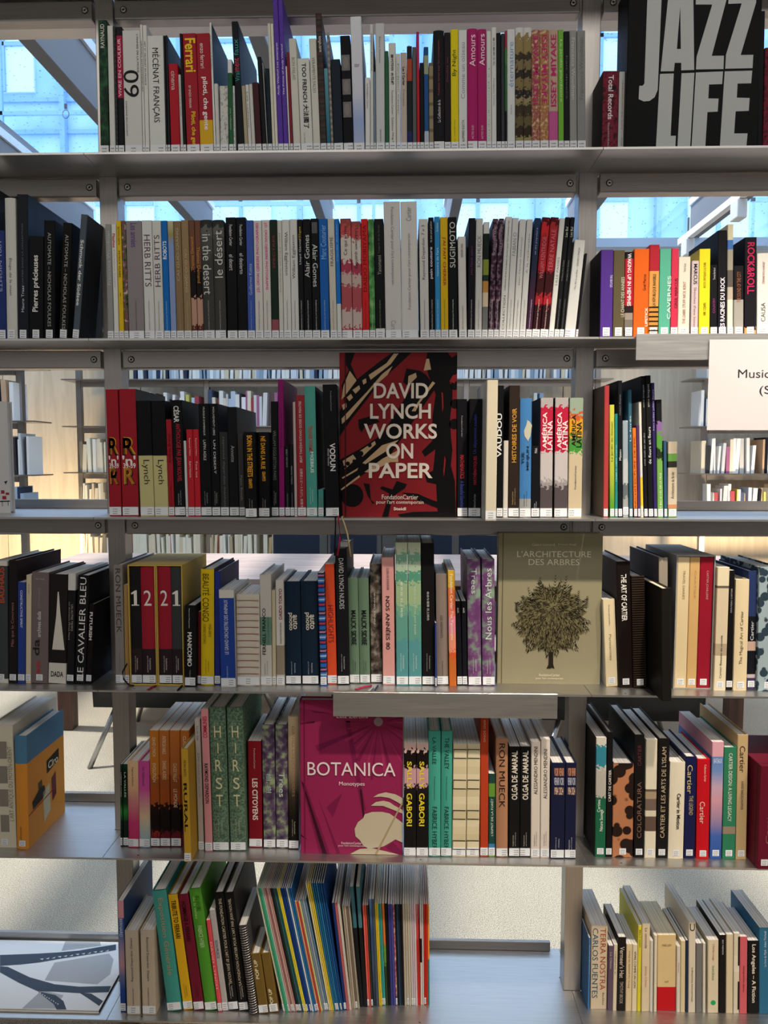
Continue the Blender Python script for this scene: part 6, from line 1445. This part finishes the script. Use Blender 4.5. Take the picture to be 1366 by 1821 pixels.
if b:
    for s0, s1 in ((0.04, 0.4), (0.6, 0.95)): spine_boxes(b, 'edge_mark', [(0.7, 0.98, s0, s1)], '#191616')
for b in [o for o in scene.objects if o.parent is None and 'wire spiral spine' in str(o.get('label', ''))]:
    t, h, d, fy = INFO[b.name]
    ringm = tube('spiral_ring', [(t*0.5*math.cos(a*math.pi/8), -0.001+0.006*math.sin(a*math.pi/8), 0.0006*math.cos(a*math.pi/8)) for a in range(16)], 0.0008, CHROME, 6, True)
    for k in range(36):
        s = obj('spiral_ring', ringm, b); s.location = (0, 0.001, h*(0.02+0.96*k/35))
# orange travel book: print on its wide right-hand cover
b = find('orange book with a blue head')
if b:
    t, h, d, fy = INFO[b.name]; X = t/2+0.0004
    def side_poly(name, pts, c, lay=1): obj(name, mesh(name, [(X+0.0002*lay, d*u, h*(1-v)) for u, v in pts], [tuple(range(len(pts)))], mat(c)), b)
    side_poly('logo_panel', [(0.50, 0.36), (0.84, 0.33), (0.84, 0.44), (0.50, 0.48)], '#171412')
    side_poly('car_body', [(0.10, 0.62), (0.22, 0.58), (0.30, 0.55), (0.42, 0.56), (0.45, 0.63), (0.40, 0.67), (0.12, 0.69)], '#2a2622')
    side_poly('car_top', [(0.26, 0.50), (0.36, 0.49), (0.37, 0.56), (0.27, 0.56)], '#4a4038')
    side_poly('red_line', [(0.0, 0.705), (0.75, 0.665), (0.75, 0.675), (0.0, 0.715)], '#8a2a20', 2)
    side_poly('paper_strip', [(0.38, 0.62), (0.56, 0.58), (0.58, 0.84), (0.40, 0.90)], '#b9b094')
    side_poly('book_strip', [(0.62, 0.56), (0.74, 0.52), (0.75, 0.74), (0.64, 0.78)], '#5c2a34')
    o = bpy.data.objects.new('lettering', bpy.data.meshes.new('pending')); col.objects.link(o); o.parent = b
    o.matrix_basis = Matrix(((0, 0, 1, X+0.0006), (d*0.28, 0, 0, d*0.53), (0, h*0.07, 0, h*(1-0.45)), (0, 0, 0, 1)))
    TEXTS.append((o, 'Ciro', True, mat('#cfc6b4')))
# ---------------------------------------------------------------- ribbons
def ribbon(name, pts, colr, label, w=0.0016):
    o = tag(obj(name, tube(name, pts, w, mat(colr, 0.5), 8)), label, 'ribbon')
    return o
zt3, zt4 = SH[3]+PT, SH[4]+PT
def rp3(px, py, Y): q = on_y(px, py, Y); return (q.x, Y, q.z)
q = on_z(597, 921, zt3)
ribbon('bookmark_ribbon', [(q.x, 0.02, zt3+0.002), (q.x, -0.003, zt3+0.002), rp3(597, 930, -0.006), rp3(596, 960, -0.006), rp3(595, 988, -0.006)], '#121114', 'black bookmark ribbon hanging over the third shelf edge')
q = on_z(602, 921, zt3)
ribbon('bookmark_ribbon', [(q.x, 0.02, zt3+0.002), (q.x, -0.003, zt3+0.002), rp3(603, 930, -0.006), rp3(605, 958, -0.006), rp3(600, 988, -0.006)], '#9a1f3c', 'red bookmark ribbon hanging over the third shelf edge')
q = on_z(609, 921, zt3)
ribbon('bookmark_ribbon', [(q.x, 0.02, zt3+0.002), (q.x, -0.003, zt3+0.002), rp3(612, 930, -0.006), rp3(618, 950, -0.006), rp3(624, 990, -0.006)], '#a8966c', 'cream bookmark ribbon hanging over the third shelf edge')
def rp4(px, py, dz=0.0018): q = on_z(px, py, zt4+dz); return (q.x, max(q.y, -0.004), zt4+dz)
ribbon('bookmark_ribbon', [rp4(661, 1219), rp4(645, 1222), rp4(632, 1226)], '#a8244c', 'pink bookmark ribbon lying on the fourth shelf edge')
ribbon('bookmark_ribbon', [rp4(664, 1222), rp4(658, 1227), rp4(653, 1231)], '#9fa8b0', 'pale grey bookmark ribbon lying on the fourth shelf edge')
ribbon('bookmark_ribbon', [rp4(672, 1219), rp4(668, 1225), rp4(666, 1231)], '#27365c', 'navy bookmark ribbon lying on the fourth shelf edge')
ribbon('bookmark_ribbon', [rp4(278, 1219), rp4(270, 1222), rp4(262, 1227)], '#8f1f3c', 'red bookmark ribbon in front of the mustard slipcases')
ribbon('bookmark_ribbon', [rp4(324, 1219), rp4(317, 1226), rp4(311, 1233)], '#131216', 'black bookmark ribbon in front of the right mustard slipcase')
ribbon('bookmark_ribbon', [rp3(226, 1180, 0.030), rp3(218, 1195, 0.028), rp3(220, 1208, 0.026), rp4(229, 1218), rp4(238, 1219)], '#131216', 'black bookmark ribbon looping in front of the left mustard slipcase')
# small white security tag on the head of the tall black book
b = find('black book with grey lettering')
tp_ = rp3(612, 968, 0.06)
tg = tag(obj('security_tag', bev_box('security_tag', -0.008, 0.008, -0.010, 0.014, 0.0, 0.012, mat('#d3d5d8'), 0.003, 3)), 'small white plastic tag resting on top of the tall black book beside the ribbons', 'tag')

# sign lettering
def sign_text(s, px0, px1, py0, py1):
    a, b2 = on_y(px0, py1, -0.014), on_y(px1, py0, -0.014)
    o = bpy.data.objects.new('lettering', bpy.data.meshes.new('pending')); col.objects.link(o); o.parent = sg
    o.matrix_basis = Matrix(((b2.x-a.x, 0, 0, a.x-sg.location.x), (0, 0, -1, -0.0009), (0, b2.z-a.z, 0, a.z-sg.location.z), (0, 0, 0, 1)))
    TEXTS.append((o, s, False, mat('#2b2a33')))
sign_text('Musique', 1312, 1396, 657, 677)
sign_text('(S', 1350, 1371, 686, 705)

# ---------------------------------------------------------------- all the lettering: one mesh for each string and ink
def build_lettering():
    cache, temp = {}, {}
    for o, s, bold, m in TEXTS:
        k = (s, bold)
        if k in temp: continue
        cu = bpy.data.curves.new('lettering', 'FONT'); cu.body = s; cu.resolution_u = 2 if len(s) > 13 else (4 if len(s) > 3 else 6); cu.size = 1.0
        cu.offset = 0.020 if bold else 0.0
        ob = bpy.data.objects.new('lettering_source', cu); col.objects.link(ob); temp[k] = ob
    bpy.context.view_layer.update()
    dg = bpy.context.evaluated_depsgraph_get()
    for o, s, bold, m in TEXTS:
        k = (s, bold, m.name)
        if k not in cache:
            me = bpy.data.meshes.new_from_object(temp[(s, bold)].evaluated_get(dg))
            vs = me.vertices
            if len(vs):
                x0 = min(v.co.x for v in vs); x1 = max(v.co.x for v in vs); y0 = min(v.co.y for v in vs); y1 = max(v.co.y for v in vs)
                for v in vs: v.co = ((v.co.x-x0)/max(1e-6, x1-x0), (v.co.y-y0)/max(1e-6, y1-y0), 0.0)
            me.materials.clear(); me.materials.append(m)
            me.name = 'lettering'
            cache[k] = me
        old = o.data; o.data = cache[k]
        if old.users == 0: bpy.data.meshes.remove(old)
    for ob in temp.values():
        cu = ob.data; bpy.data.objects.remove(ob); bpy.data.curves.remove(cu)
build_lettering()
tall = next((o for o in scene.objects if o.parent is None and 'book' in o.name and abs(o.location.x-on_y(611, 1218, 0.036).x) < 0.006 and SH[4] < o.location.z < SH[3]), None)
if tall:
    t, h, d, fy = INFO[tall.name]
    tg.location = (tall.location.x, tall.location.y+0.03, tall.location.z+h+0.0003)
